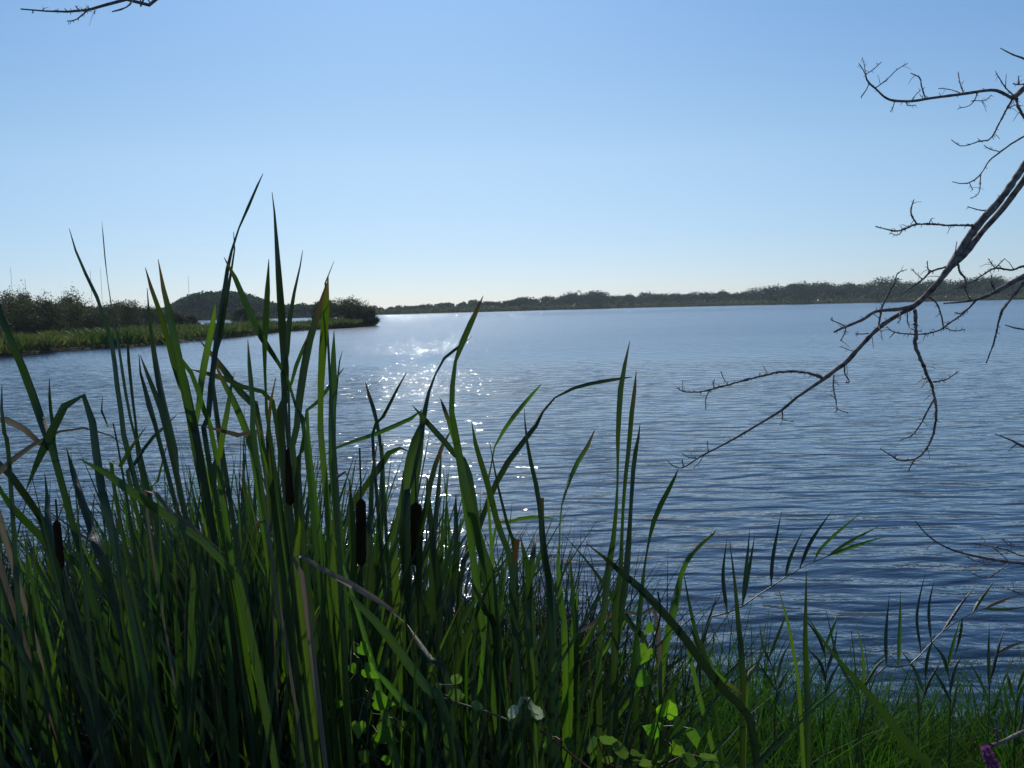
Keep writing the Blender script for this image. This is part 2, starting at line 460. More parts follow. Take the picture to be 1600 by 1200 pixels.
def tufts(P, z0, h, wdt, lean=0.25):
    """narrow upright blades as triangle-like quads"""
    n = len(P)
    a = RNG.uniform(0, 2 * math.pi, n)
    hh = h * RNG.uniform(0.5, 1.2, n)
    side = np.column_stack([np.cos(a), np.sin(a), np.zeros(n)]) * (wdt * RNG.uniform(0.6, 1.3, n) / 2)[:, None]
    base = np.column_stack([P, np.broadcast_to(z0, (n,))])
    dl = np.column_stack([RNG.normal(0, lean, n), RNG.normal(0, lean, n), np.ones(n)]) * hh[:, None]
    mid = base + dl * 0.55
    tip = base + dl + np.column_stack([RNG.normal(0, lean * .6, n), RNG.normal(0, lean * .6, n), np.zeros(n)]) * hh[:, None]
    V = np.stack([base - side * .7, base + side * .7, mid + side, mid - side, tip], 1).reshape(-1, 3)
    k = 5 * np.arange(n)[:, None]
    q = np.concatenate([k + np.array([0, 1, 2, 3]), k + np.array([3, 2, 4, 4])], 1).reshape(-1, 4)
    return V, q

def tuft_obj(name, P, z0, h, wdt, mat, lean=0.25):
    V, q = tufts(P, z0, h, wdt, lean)
    n = len(P)
    k = 5 * np.arange(n)[:, None]
    T = np.concatenate([k + np.array([0, 1, 2]), k + np.array([0, 2, 3]), k + np.array([3, 2, 4])], 1).reshape(-1, 3)
    return mesh_obj(name, V, T, mat, smooth=False)

P = np.concatenate([land_pt(34000, 0.0, 0.2, 1), land_pt(36000, 0.0, 0.9, 1)])
cl = np.sin(P[:, 0] * 0.45 + 1.3 * np.sin(P[:, 1] * 0.2)) * np.cos(P[:, 1] * 0.33 + P[:, 0] * 0.1)
hh = 0.58 + 0.34 * cl * np.abs(cl) + 0.2 * RNG.uniform(-1, 1, len(P))
o = tuft_obj("marsh_grass", P, 0.22, np.maximum(hh, 0.2), 0.13, MARSH, 0.4)
tag(o, "rough green and straw coloured marsh grass covering the low spit across the cove", "marsh grass", kind="stuff")

# ---------------------------------------------------------------- shrubs on the peninsula
def blob_points(blobs, n, rng, shell=0.45, fuzz=0.10):
    """points in a union of lumpy ellipsoids, more of them near the surface, with holes"""
    vol = np.array([b[1][0] * b[1][1] * b[1][2] for b in blobs]) ** (2 / 3)
    idx = rng.choice(len(blobs), n, p=vol / vol.sum())
    C = np.array([b[0] for b in blobs])[idx]; R = np.array([b[1] for b in blobs])[idx]
    d = rng.normal(size=(n, 3)); d /= np.linalg.norm(d, axis=1)[:, None]
    lump = 1 + 0.16 * np.sin(d[:, 0] * 7 + idx) * np.cos(d[:, 2] * 6 + idx * 2) + 0.12 * np.sin(d[:, 1] * 11 + idx * 3)
    r = (shell + (1 - shell) * rng.uniform(0, 1, n) ** 0.7) * lump
    r *= 1 + fuzz * rng.normal(size=n)
    P = C + d * R * r[:, None]
    return P, d

def shrub_mesh(seed, W, D, H, n, leaf, nb=9, mat=SHRUB, name="shrub"):
    g = np.random.default_rng(seed)
    blobs = [((0, 0, H * 0.45), (W * 0.41, D * 0.41, H * 0.50))]
    for i in range(nb):
        a = g.uniform(0, 2 * math.pi); q = g.uniform(0.45, 0.95)
        hz = g.uniform(0.18, 0.80) * H
        taper = 1 - 0.55 * (hz / H) ** 2
        rr = g.uniform(0.14, 0.27)
        blobs.append(((math.cos(a) * W * 0.38 * q * taper, math.sin(a) * D * 0.38 * q * taper, hz), (W * rr, D * rr, H * g.uniform(0.15, 0.24))))
    P, d = blob_points(blobs, n, g)
    keep = P[:, 2] > 0.02
    P, d = P[keep], d[keep]
    # a few sprays that stick out of the outline
    top = P[g.choice(len(P), n // 14)]
    top = top + np.column_stack([g.normal(0, .05 * W, len(top)), g.normal(0, .05 * D, len(top)), np.abs(g.normal(0, .06 * H, len(top)))])
    P = np.concatenate([P, top]); d = np.concatenate([d, g.normal(size=(len(top), 3))])
    V, Fc = cards(P, leaf, 0.2, 0.75, g, d * 0.7)
    return V, Fc

def tube(path, radii, k=7, cap=True):
    P = np.array([tuple(p) for p in path], dtype=float); n = len(P)
    T = np.gradient(P, axis=0); T /= np.linalg.norm(T, axis=1)[:, None] + 1e-12
    ref = np.array([0.31, 0.17, 0.93]) if abs(T[0][2]) < 0.8 else np.array([1.0, 0.1, 0.05])
    A = np.cross(T, ref); A /= np.linalg.norm(A, axis=1)[:, None] + 1e-12
    B = np.cross(T, A)
    th = np.linspace(0, 2 * math.pi, k, endpoint=False)
    R = np.asarray(radii, dtype=float)[:, None, None]
    V = P[:, None, :] + R * (A[:, None, :] * np.cos(th)[None, :, None] + B[:, None, :] * np.sin(th)[None, :, None])
    V = V.reshape(-1, 3)
    i = np.arange(n - 1)[:, None] * k; j = np.arange(k)[None, :]; j2 = (j + 1) % k
    Fc = np.stack([i + j, i + j2, i + k + j2, i + k + j], -1).reshape(-1, 4)
    if cap:
        c = len(V)
        V = np.concatenate([V, P[:1], P[-1:]])
        jj = np.arange(k)
        f0 = np.stack([jj, np.full(k, c), (jj + 1) % k, (jj + 1) % k], -1)
        f0 = np.stack([(jj + 1) % k, jj, np.full(k, c), np.full(k, c)], -1)
        # caps as degenerate-free quads: pair of triangles is avoided by using a small end ring instead
        V = V[:c]
    return V, Fc

def merge(parts):
    Vs, Fs, off = [], [], 0
    for V, Fc in parts:
        Vs.append(V); Fs.append(Fc + off); off += len(V)
    return np.concatenate(Vs), np.concatenate(Fs)

def stems_mesh(seed, W, H, n=6, r=0.05):
    g = np.random.default_rng(seed)
    parts = []
    for i in range(n):
        a = g.uniform(0, 6.28); q = g.uniform(0.05, 0.25) * W
        pts = [(0.1 * math.cos(a), 0.1 * math.sin(a), -0.1), (q * .4 * math.cos(a), q * .4 * math.sin(a), H * .35), (q * math.cos(a), q * math.sin(a), H * .75)]
        parts.append(tube(pts, [r, r * .7, r * .25], 6))
    return merge(parts)

def put_shrub(px, ybase, ytop, wpx, Y, label, seed, kind="shrub", mat=SHRUB, n=2600, leaf=0.17, group="shrubs on the spit", depth=1.0):
    base = at(px, ybase, Y); z0 = 0.2
    H = (at(px, ytop, Y).z - z0)
    W = wpx / F * Y * (1.25 if px < 300 else 1.05)
    root = empty(kind, (base.x, Y, z0))
    tag(root, label, "tree" if "tree" in kind else "shrub", group)
    V, Fc = shrub_mesh(seed, W, W * depth, H, n, leaf)
    mesh_obj("crown" if "tree" in kind else "foliage", V + np.array(root.location), Fc, mat, root, smooth=False)
    V, Fc = stems_mesh(seed, W, H)
    mesh_obj("trunk" if "tree" in kind else "stems", V + np.array(root.location), Fc, TRUNKM, root)
    return root

SHR = [
 (-60, 530, 462, 130, 84, "broad dark shrub cut by the picture's left edge, behind the marsh grass", "shrub"),
 (12, 526, 461, 100, 90, "dark shrub at the left end of the spit's shrub row, below the tall mast", "shrub"),
 (30, 525, 449, 50, 104, "open crowned bush poking above the shrub row next to the left mast", "shrub"),
 (62, 522, 458, 84, 93, "wide dark shrub between the left end of the row and the spiky topped one", "shrub"),
 (96, 520, 464, 70, 98, "dark shrub directly in front of the spiky topped small tree", "shrub"),
 (115, 519, 447, 40, 108, "small tree with a spiky pale green top rising above the shrub row", "small_tree"),
 (135, 519, 470, 62, 102, "shrub filling the gap right of the spiky topped small tree", "shrub"),
 (162, 515, 474, 60, 112, "low brown green shrub in the middle of the shrub row", "shrub"),
 (196, 513, 466, 52, 120, "rounded darkest shrub at the right of the row, with a peaked top", "shrub"),
 (222, 510, 476, 50, 128, "shrub sloping down at the right end of the dense row", "shrub"),
 (246, 508, 479, 44, 134, "low shrub half hidden behind tall cattail leaves, right of the dense row", "shrub"),
 (272, 507, 485, 40, 138, "small low shrub in front of the wooded hill's left foot", "shrub"),
 (294, 506, 492, 26, 140, "lowest shrub of the spit, beside the gap of open water", "shrub"),
 (379, 505, 479, 46, 146, "round dark shrub alone in front of the wooded hill's right foot", "shrub"),
 (408, 506, 491, 30, 140, "tiny low shrub right of the lone round one", "shrub"),
 (546, 512, 463, 88, 128, "big domed shrub at the very tip of the spit, beside open water", "shrub"),
 (505, 511, 467, 46, 134, "shrub leaning against the left side of the big domed one at the tip", "shrub"),
 (575, 511, 482, 30, 127, "low skirt of shrub overhanging the water at the end of the spit", "shrub"),
]
for i, (px, yb, yt, wp, Y, lab, kd) in enumerate(SHR):
    put_shrub(px, yb, yt, wp, Y, lab, 100 + i, kd, SHRUB2 if kd == "small_tree" or px == 30 else SHRUB,
              n=9000 if px > 500 or px < 100 else 6500, leaf=0.17 if px < 500 else 0.18,
              group=None if kd == "small_tree" else "shrubs on the spit")

# ---------------------------------------------------------------- far shore
def far_shore(name, pts, depth_m, z=0.5):
    fr = [(at(px, 480, Y).x, Y) for px, Y in pts]
    bk = [(x * (1 + depth_m / y), y + depth_m) for x, y in fr]
    return poly_land(name, fr, bk, z, FARGROUND, 4)

SH = [(380, 560), (480, 520), (590, 470), (700, 490), (800, 520), (900, 570), (1000, 600), (1100, 580), (1200, 560), (1400, 520), (1600, 490), (1900, 430), (2500, 380)]
far_shore("far_shore_ground", SH, 400)
TOPX = [380, 480, 590, 640, 700, 760, 800, 870, 885, 940, 960, 1050, 1170, 1185, 1260, 1320, 1365, 1380, 1400, 1425, 1500, 1600, 1900, 2500]
TOPY = [480, 480, 479, 477, 473, 469, 466, 462, 456, 455, 460, 457, 453, 447, 441, 442, 441, 433, 433, 440, 433, 430, 424, 410]

def crown(c, r, h, n, g, leaf):
    """a tree crown: 5 or 6 lumps of leaf clumps"""
    bl = [((0, 0, h * .60), (r * .9, r * .9, h * .40))]
    for i in range(6):
        a = g.uniform(0, 6.28); q = r * g.uniform(.3, .75)
        bl.append(((math.cos(a) * q, math.sin(a) * q, h * g.uniform(.3, .8)), (r * g.uniform(.3, .5), r * g.uniform(.3, .5), h * g.uniform(.12, .22))))
    P, d = blob_points(bl, n, g, 0.7, 0.03)
    P[:, 2] = np.minimum(P[:, 2], h * 1.03)
    k = P[:, 2] > 0.1
    return P[k] + np.array(c), d[k]

g = np.random.default_rng(5)
pts = []; nn = []
for i in range(820):
    px = g.uniform(395, 1720)
    row = g.uniform(0, 1)
    Y0 = np.interp(px, [p[0] for p in SH], [p[1] for p in SH])
    Y = Y0 + 6 + row * 70
    ytop = np.interp(px, TOPX, TOPY) - 1.5 + g.uniform(0, 9) * (1 - row) + abs(g.normal(0, 2.6)) + 1.2 * math.sin(px * .16) + 1.0 * math.sin(px * .071 + 2)
    p = at(px, ytop, Y)
    H = max(p.z - 0.4, 2.0)
    if row < 0.4:
        H *= g.uniform(0.35, 0.6)
    r = max(H * g.uniform(0.34, 0.62), 2.3)
    P_, d_ = crown((p.x, Y, 0.3), r, H, 330, g, .7)
    pts.append(P_); nn.append(d_)
P = np.concatenate(pts)
V, Fc = cards(P, 0.95, 0.3, 0.95, g, np.concatenate(nn) * 1.6)
o = mesh_obj("far_wood", V, Fc, WOOD, smooth=False)
tag(o, "long belt of dark green woodland along the far shore of the lake", "woodland", kind="stuff")
# a belt of low growth at the water's edge of the far shore
pts = []
for i in range(18000):
    px = g.uniform(395, 1720)
    Y = np.interp(px, [p[0] for p in SH], [p[1] for p in SH]) + g.uniform(0.5, 9)
    p = at(px, 480, Y)
    pts.append((p.x, Y, 0.2 + abs(g.normal(0, 1.2))))
V, Fc = cards(np.array(pts), 1.0, 0.3, 0.9, g)
o = mesh_obj("shore_undergrowth", V, Fc, SHRUB2, smooth=False)
tag(o, "low paler undergrowth between the far woodland and the water", "undergrowth", kind="stuff")

# wooded hill behind the spit
HILL = [(-500, 8), (-200, 8), (0, 14), (120, 17), (180, 15), (230, 11), (262, 12), (283, 26), (305, 34), (335, 35.5), (365, 35.5), (388, 31), (408, 23), (432, 14), (500, 10), (560, 7)]
def hill_z(X, Y):
    px = 800 + F * X / np.maximum(Y, 1)
    t = np.clip((Y - 366) / 40, 0, 1) * np.clip((470 - Y) / 50, 0, 1)
    h = np.interp(px, [p[0] for p in HILL], [p[1] for p in HILL]) / F * 410 + 1.4
    return -0.4 + np.maximum(h - 5.0, 0.9) * np.sqrt(t)
xs = np.linspace(-360, -70, 90); ys = np.linspace(352, 480, 30)
tag(grid("hill", xs, ys, hill_z, FARGROUND), kind="structure")
pts = []
for i in range(900):
    px = g.uniform(-60, 560)
    Y = g.uniform(374, 440)
    x = at(px, 480, Y).x
    h = np.interp(px, [p[0] for p in HILL], [p[1] for p in HILL]) / F * 410 + 2.0
    z0 = float(hill_z(np.array(x), np.array(Y)))
    H = min(max((h - z0) * g.uniform(0.8, 1.0), 2.0), 7)
    P_, _ = crown((x, Y, z0), g.uniform(1.8, 3.2), H, 200, g, .7)
    pts.append(P_)
for i in range(9000):
    px = g.uniform(-60, 560); Y = g.uniform(362, 385); x = at(px, 480, Y).x
    pts.append(np.array([[x, Y, float(hill_z(np.array(x), np.array(Y))) + abs(g.normal(0, 0.9))]]))
V, Fc = cards(np.concatenate(pts), 0.95, 0.3, 0.9, g)
o = mesh_obj("hill_wood", V, Fc, WOOD, smooth=False)
tag(o, "dark bluish trees covering the rounded hill behind the grassy spit", "woodland", kind="stuff")
# single trees that stand out
def far_tree(px, ytop, Y, rpx, label, seed):
    p = at(px, ytop, Y); z0 = 0.4
    root = empty("deciduous_tree", (p.x, Y, z0)); tag(root, label, "tree")
    gg = np.random.default_rng(seed)
    P_, d = crown((p.x, Y, z0), rpx / F * Y, p.z - z0, 900, gg, .7)
    V, Fc = cards(P_, 0.8, 0.3, 0.9, gg)
    mesh_obj("crown", V, Fc, WOOD, root, smooth=False)
    V, Fc = tube([(p.x, Y, z0 - .3), (p.x + .1, Y, z0 + 2), (p.x, Y, z0 + (p.z - z0) * .6)], [.3, .25, .1])
    mesh_obj("trunk", V, Fc, TRUNKM, root)
far_tree(470, 473.5, 300 + 160, 14, "round dark tree rising above the low wood left of the domed shrub", 1)
far_tree(900, 455, 580, 22, "tallest dark tree at the left of the clump in mid shore", 2)
far_tree(932, 454.5, 590, 24, "broad dark tree on the right of the same mid shore clump", 3)
far_tree(1388, 432, 540, 22, "tall dark tree behind the big bare bough on the far shore", 4)
far_tree(1252, 440, 550, 18, "rounded tree where the far treeline steps up toward the right", 5)

# radio masts on the left horizon
MAST = solid_mat("mast_steel", (0.25, 0.26, 0.28), (0.35, 0.36, 0.38), 3, 0.6, 0.0)
for px, yt, lab in [(16.5, 418, "tallest thin radio mast on the skyline near the picture's left edge"),
                    (39, 436, "short faint radio mast just right of the tallest one"),
                    (141, 423, "shorter mast of the pair between two tall cattail leaves"),
                    (157, 420, "taller mast of the pair between two tall cattail leaves"),
                    (294, 432, "lone radio mast above the left slope of the wooded hill")]:
    Y = 900.0
    p = at(px, yt, Y); H = p.z
    root = empty("radio_mast", (p.x, Y, 0)); tag(root, lab, "mast", "radio masts on the skyline")
    r = 0.17
    parts = []
    for a in (0, 2.09, 4.19):
        parts.append(tube([(p.x + r * math.cos(a), Y + r * math.sin(a), 0), (p.x + r * math.cos(a), Y + r * math.sin(a), H)], [.05, .05], 4))
    for k in range(int(H / 1.5)):
        a = (k % 3) * 2.09; b = a + 2.09
        parts.append(tube([(p.x + r * math.cos(a), Y + r * math.sin(a), k * 1.5), (p.x + r * math.cos(b), Y + r * math.sin(b), k * 1.5 + 1.5)], [.03, .03], 4))
    V, Fc = merge(parts)
    mesh_obj("lattice_tower", V, Fc, MAST, root)
    V, Fc = tube([(p.x, Y, H), (p.x, Y, H + 1.5)], [.04, .02], 5)
    mesh_obj("antenna", V, Fc, MAST, root)
tag(poly_land("horizon_ground", [(-1200, 640), (-600, 640), (-150, 640), (300, 900)], [(-1230, 1150), (-900, 1150), (0, 1150), (600, 1150)], 0.6, FARGROUND, 3), kind="structure")

# ================================================================ near bank
LEAF = blade_mat("cattail_leaf", (0.020, 0.046, 0.012), (0.048, 0.088, 0.022), (1.3, 1.6, 0.7), trans=0.28)
LEAF_SHADE = blade_mat("cattail_leaf_shade", (0.018, 0.040, 0.020), (0.036, 0.066, 0.030), (1.2, 1.5, 0.8), trans=0.15, rough=0.34, spec=0.55)  # darker, bluer leaf copy: shade and sky sheen put into the colour
LEAF_LIT = blade_mat("cattail_leaf_lit", (0.042, 0.092, 0.014), (0.080, 0.145, 0.022), (1.4, 1.7, 0.6), trans=0.38)  # brighter leaf copy: sunlight through the blade put into the colour
DRY = blade_mat("cattail_leaf_dry", (0.12, 0.10, 0.065), (0.27, 0.235, 0.17), (1.1, 1.0, 0.8), trans=0.2, rough=0.6)
WEED = foliage_mat("weed_leaves", (0.030, 0.070, 0.016), (0.080, 0.130, 0.035), (1.4, 1.7, 0.6), 0.35, rough=0.4, scale=4.0)
GRASSB = blade_mat("bank_grass_broad", (0.022, 0.064, 0.012), (0.058, 0.125, 0.022), (1.4, 1.7, 0.6), trans=0.42, rough=0.7, spec=0.15, tip_at=2)
STEM = blade_mat("cattail_stem", (0.035, 0.06, 0.018), (0.06, 0.09, 0.03), (1, 1, 1), trans=0.05, tip_at=2)
HEADM = solid_mat("cattail_seed_head", (0.020, 0.011, 0.006), (0.060, 0.032, 0.018), 350, 0.9, 0.8, dist=0.002, spec=0.1)
BARK = solid_mat("dead_bark", (0.07, 0.052, 0.045), (0.34, 0.28, 0.25), 40, 0.8, 0.9, stretch=(1, 1, 1), dist=0.006)
GRASS = foliage_mat("bank_grass", (0.022, 0.052, 0.010), (0.062, 0.100, 0.022), (1.3, 1.6, 0.6), 0.30, rough=0.45, scale=2.0)
GRASSD = foliage_mat("bank_grass_dry", (0.07, 0.065, 0.03), (0.14, 0.12, 0.06), (1.2, 1.1, 0.8), 0.3, rough=0.95, scale=2.0)
LITTER = foliage_mat("cattail_litter", (0.018, 0.028, 0.010), (0.055, 0.048, 0.026), (1.1, 1.1, 0.8), 0.12, rough=0.6, scale=3.0)
VINE = blade_mat("bindweed_leaf", (0.075, 0.18, 0.015), (0.13, 0.25, 0.03), (1.4, 1.7, 0.5), trans=0.55, tip_at=2)
BRAM = blade_mat("bramble_leaf", (0.07, 0.14, 0.035), (0.11, 0.19, 0.06), (1.4, 1.6, 0.7), trans=0.35, rough=0.3, spec=0.7, tip_at=2)
BRAM_SHINE = blade_mat("bramble_leaf_shine", (0.30, 0.38, 0.25), (0.50, 0.56, 0.44), (1.1, 1.2, 0.9), trans=0.4, rough=0.3, spec=0.8, tip_at=2)  # white shine of the sun on the leaves put into their colour
FLOWER = blade_mat("loosestrife_petal", (0.20, 0.06, 0.18), (0.34, 0.13, 0.29), (1.3, 1.0, 1.3), trans=0.4, tip_at=2)
SHOOT = solid_mat("reddish_stem", (0.10, 0.03, 0.02), (0.16, 0.07, 0.04), 30, 0.5, 0.2)

def gz(x, y):
    return float(bank_z(x, y))

def resample(P, n):
    """Catmull-Rom through the rows of P (any number of columns), n rows back, even in length"""
    P = np.asarray(P, dtype=float)
    if len(P) == 2:
        t = np.linspace(0, 1, n)[:, None]
        return P[0] * (1 - t) + P[1] * t
    Q = np.vstack([2 * P[0] - P[1], P, 2 * P[-1] - P[-2]])
    out = []
    for i in range(1, len(Q) - 2):
        for t in np.linspace(0, 1, 8, endpoint=False):
            p0, p1, p2, p3 = Q[i - 1], Q[i], Q[i + 1], Q[i + 2]
            out.append(0.5 * (2 * p1 + (p2 - p0) * t + (2 * p0 - 5 * p1 + 4 * p2 - p3) * t * t + (3 * p1 - p0 - 3 * p2 + p3) * t ** 3))
    out.append(Q[-2])
    out = np.array(out)
    d = np.concatenate([[0], np.cumsum(np.linalg.norm(np.diff(out[:, :3], axis=0), axis=1))])
    s = np.linspace(0, d[-1], n)
    return np.column_stack([np.interp(s, d, out[:, k]) for k in range(P.shape[1])])

def ribbon(P, Wd, yaw, crease=0.16, twist=0.0, across=5, eye=(0, 0, 2.0)):
    """long leaf along P with full widths Wd; yaw turns it out of the plane square to the line from `eye`"""
    P = np.asarray(P); n = len(P)
    T = np.gradient(P, axis=0); T /= np.linalg.norm(T, axis=1)[:, None] + 1e-12
    D = P - np.array(eye); D /= np.linalg.norm(D, axis=1)[:, None]
    A = np.cross(T, D); A /= np.linalg.norm(A, axis=1)[:, None] + 1e-9
    for i in range(1, n):
        if np.dot(A[i], A[i - 1]) < 0:
            A[i] *= -1
    B = np.cross(A, T)
    th = yaw + twist * np.linspace(-0.5, 0.5, n)
    A2 = A * np.cos(th)[:, None] + B * np.sin(th)[:, None]
    B2 = -A * np.sin(th)[:, None] + B * np.cos(th)[:, None]
    u = np.linspace(-1, 1, across)
    V = P[:, None, :] + A2[:, None, :] * (u[None, :, None] * (Wd / 2)[:, None, None]) + \
        B2[:, None, :] * ((u ** 2)[None, :, None] * crease * Wd[:, None, None])
    uv = np.stack([np.broadcast_to((u + 1) / 2, (n, across)), np.broadcast_to(np.linspace(0, 1, n)[:, None], (n, across))], -1)
    i = np.arange(n - 1)[:, None] * across; j = np.arange(across - 1)[None, :]
    Fc = np.stack([i + j, i + j + 1, i + across + j + 1, i + across + j], -1).reshape(-1, 4)
    return V.reshape(-1, 3), Fc, uv.reshape(-1, 2)

def traced(pts, d, base, lean=0.0, n=34, thin=False):
    """pts: (px, py, width px) from tip down, at distance d (tip at d + lean), then on to the plant's base.
    returns 3D path from base to tip with real widths"""
    out = []
    m = len(pts)
    y0, y1 = pts[0][1], max(pts[-1][1], pts[0][1] + 1)
    L = [0.0]
    for i in range(1, m):
        L.append(L[-1] + math.hypot(pts[i][0] - pts[i - 1][0], pts[i][1] - pts[i - 1][1]))
    for i, (x, y, wd) in enumerate(pts):
        Y = d + lean * (1 - L[i] / max(L[-1], 1)) + 0.03 * math.sin(i * 1.7 + x)
        p = at(x, y, Y)
        out.append((p.x, p.y, p.z, wd * 0.86 / F * Y))
    if base is not None:
        lw = 0.0045 if thin else max(out[-1][3], 0.009)
        bx, by = base
        bz = gz(bx, by)
        q = out[-1]
        mid = ((q[0] + bx) / 2 + (q[0] - bx) * 0.06, (q[1] + by) / 2, (q[2] + bz) / 2, lw if thin else max(lw, 0.012))
        out.append(mid)
        out.append((bx, by, bz - 0.05, lw if thin else max(lw * 0.8, 0.010)))
    R = resample(np.array(out)[::-1], n)
    R[:, 3] = np.maximum(R[:, 3], 0.0006)
    return R

def plant(label, basepx, d, leaves, group=None, name="cattail", heads=(), cat="cattail"):
    """leaves: list of (pts, options); base given as the pixel column where the foot stands, at distance d"""
    basepx += np.interp(basepx, [0, 420, 560, 700, 900], [220, 120, 40, 0, -10])
    bx = at(basepx, 1150, d).x
    root = empty(name, (bx, d, gz(bx, d)))
    tag(root, label, cat, group)
    for i, lf in enumerate(leaves):
        pts, op = (lf, {}) if not isinstance(lf, tuple) else lf
        dd = d + op.get("dd", 0.0) + 0.05 * math.sin(i * 2.3 + basepx)
        b = (bx + 0.03 * math.sin(i * 1.9), d + 0.03 * math.cos(i * 2.7))
        if "foot" in op:
            b = (at(op["foot"], 1150, d).x, d)
        R = traced(pts, dd, b, op.get("lean", rnd.uniform(-0.12, 0.15)), thin=op.get('mat') is DRY)
        yaw = op.get("yaw", rnd.choice((-1, 1)) * rnd.uniform(0.15, 0.75))
        Wd = R[:, 3] / max(math.cos(yaw), 0.5)
        V, Fc, uv = ribbon(R[:, :3], Wd, yaw, twist=op.get("twist", rnd.uniform(-0.5, 0.5)), crease=op.get("crease", 0.14))
        mesh_obj("leaf", V, Fc, op.get("mat", LEAF if rnd.random() < 0.6 else LEAF_SHADE), root, uv)
    for (hx, y0, y1, wpx, sx, sy, bxp) in heads:
        cattail_head(root, hx, y0, y1, wpx, sx, sy, d, bxp)
    return root

def cattail_head(root, hx, y0, y1, wpx, sx, sy, d, bxp):
    """stalk > seed head: head from pixel (hx, y0) to (hx2, y1), spike tip at (sx, sy)"""
    hx2 = hx + (bxp - hx) * 0.25
    a, b, t = at(hx, y0, d), at(hx2, y1, d), at(sx, sy, d)
    bx = at(bxp, 1150, d).x
    foot = Vector((bx, d, gz(bx, d) - 0.05))
    P = resample([tuple(foot), tuple((foot + b) / 2), tuple(b), tuple(a), tuple(t)], 16)
    r = np.linspace(0.0055, 0.0022, 16)
    V, Fc = tube(P, r, 7)
    uv = np.tile([0.5, 0.5], (len(V), 1))
    st = mesh_obj("stalk", V, Fc, STEM, root, uv)
    n = 18
    H = np.array([tuple(b + (a - b) * k) for k in np.linspace(0, 1, n)])
    R = wpx / 2 / F * d
    prof = R * np.minimum(1, np.sqrt(np.clip(np.minimum(np.linspace(0, 1, n), 1 - np.linspace(0, 1, n)) * 14, 0.01, 1)))
    prof *= 1 + 0.03 * np.sin(np.arange(n) * 2.1)
    V, Fc = tube(H, prof, 16)
    o = mesh_obj("seed_head", V, Fc, HEADM, st)

Y_, B_, D_ = {"mat": LEAF_LIT}, {"mat": LEAF_SHADE}, {"mat": DRY}
def O(pts, **k): return (pts, k)

plant("cattail whose two thin leaves lean far left against the sky, tallest at the left", 262, 2.6, [
    O([(108,357,1),(118,392,4),(137,436,6),(153,469,7),(163,500,6),(175,540,8),(182,600,9),(193,670,9),(205,730,10)], mat=LEAF_SHADE),
    O([(159,346,1),(161,375,5),(165,420,4),(168,440,2.5),(174,480,4),(183,530,6),(190,580,8),(200,640,7),(212,690,5),(225,760,7)], mat=LEAF_SHADE, twist=1.5),
    [(199,515,1),(201,560,5),(206,610,5),(212,660,4),(222,720,6)],
    O([(276,648,1),(262,662,4),(243,678,7),(228,695,7),(212,722,7),(203,760,8)], mat=LEAF),
    [(262,690,1),(255,720,4),(245,760,5),(240,800,6)],
])
plant("cattail with a pair of short curved leaves over the cove, beside the broad blades", 322, 2.5, [
    O([(230,450,1),(235,505,6),(243,560,10),(252,610,12),(262,655,12),(274,700,11),(285,780,11)], mat=LEAF),
    [(217,553,1),(218,575,3),(225,600,6),(233,630,10),(242,660,8),(255,710,8)],
    [(219,555,1),(228,580,6),(240,610,9),(250,640,8),(262,690,7)],
])
plant("cattail with two broad bright blades crossing low before the hill's left foot", 372, 2.05, [
    O([(227,418,1),(235,447,6),(247,480,9),(258,515,9),(266,550,9),(280,600,10),(300,660,11)], mat=LEAF),
    O([(247,405,1),(251,435,6),(262,480,12),(270,520,14),(280,570,16),(290,620,16),(302,680,14),(312,740,14)], mat=LEAF, yaw=0.3),
    O([(274,533,1),(280,560,10),(290,600,12),(300,650,13),(310,700,13)], mat=LEAF),
    O([(248,527,1),(262,540,6),(280,558,8),(297,580,8),(312,620,9),(325,665,8),(338,720,9)], mat=LEAF_LIT),
])
plant("cattail with one bright green upright leaf just right of the hill's crest", 402, 2.4, [
    O([(337,475,1),(333,500,8),(325,540,12),(317,580,12),(311,630,10),(312,700,9)], mat=LEAF_LIT, yaw=0.2),
    O([(312,532,1),(330,552,8),(350,578,11),(370,605,12),(390,630,12),(405,665,11)], mat=LEAF),
    O([(297,577,1),(320,583,8),(345,590,9),(370,600,9),(400,618,8),(430,650,8)], mat=LEAF),
    O([(333,560,1),(350,598,9),(365,625,12),(388,680,13),(400,730,13)], mat=LEAF_LIT),
])
plant("tallest cattail, its top leaf bending sharply right against the blue sky", 352, 2.2, [
    O([(411,271,1),(405,284,3),(395,305,4.5),(385,330,5),(376,350,3.5),(368,370,2),(363,388,4),(357,410,6),(350,460,8),(343,500,10),(338,540,9),(331,590,10),(326,650,9),(323,700,9)], mat=LEAF_SHADE, twist=1.2),
    O([(365,362,1),(367,385,2.5),(362,420,4),(357,450,6),(348,500,9),(340,560,8),(335,620,8)], mat=LEAF_SHADE),
    O([(366,582,1),(360,610,6),(354,650,10),(346,690,11),(341,730,10),(337,780,10)], mat=LEAF_LIT, yaw=0.1, dd=-0.15),
    O([(308,664,1),(330,670,4),(360,676,8),(390,688,8),(412,697,3)], mat=DRY, foot=440),
])
plant("cattail whose long leaf runs from upper left down across the tallest pair", 472, 2.0, [
    O([(350,402,1),(363,425,7),(378,460,11),(395,500,12),(412,533,11),(430,560,8),(443,580,6),(456,610,4),(466,650,6),(478,700,8)], mat=LEAF, yaw=0.2, dd=-0.2),
    O([(420,405,1),(418,440,7),(416,480,10),(413,520,10),(413,560,6),(415,610,4),(420,670,6)], mat=LEAF),
    O([(387,530,1),(388,560,7),(391,600,10),(395,650,11),(399,710,11)], mat=LEAF),
    O([(400,650,1),(412,700,8),(425,750,10),(436,800,11)], mat=LEAF_LIT),
])
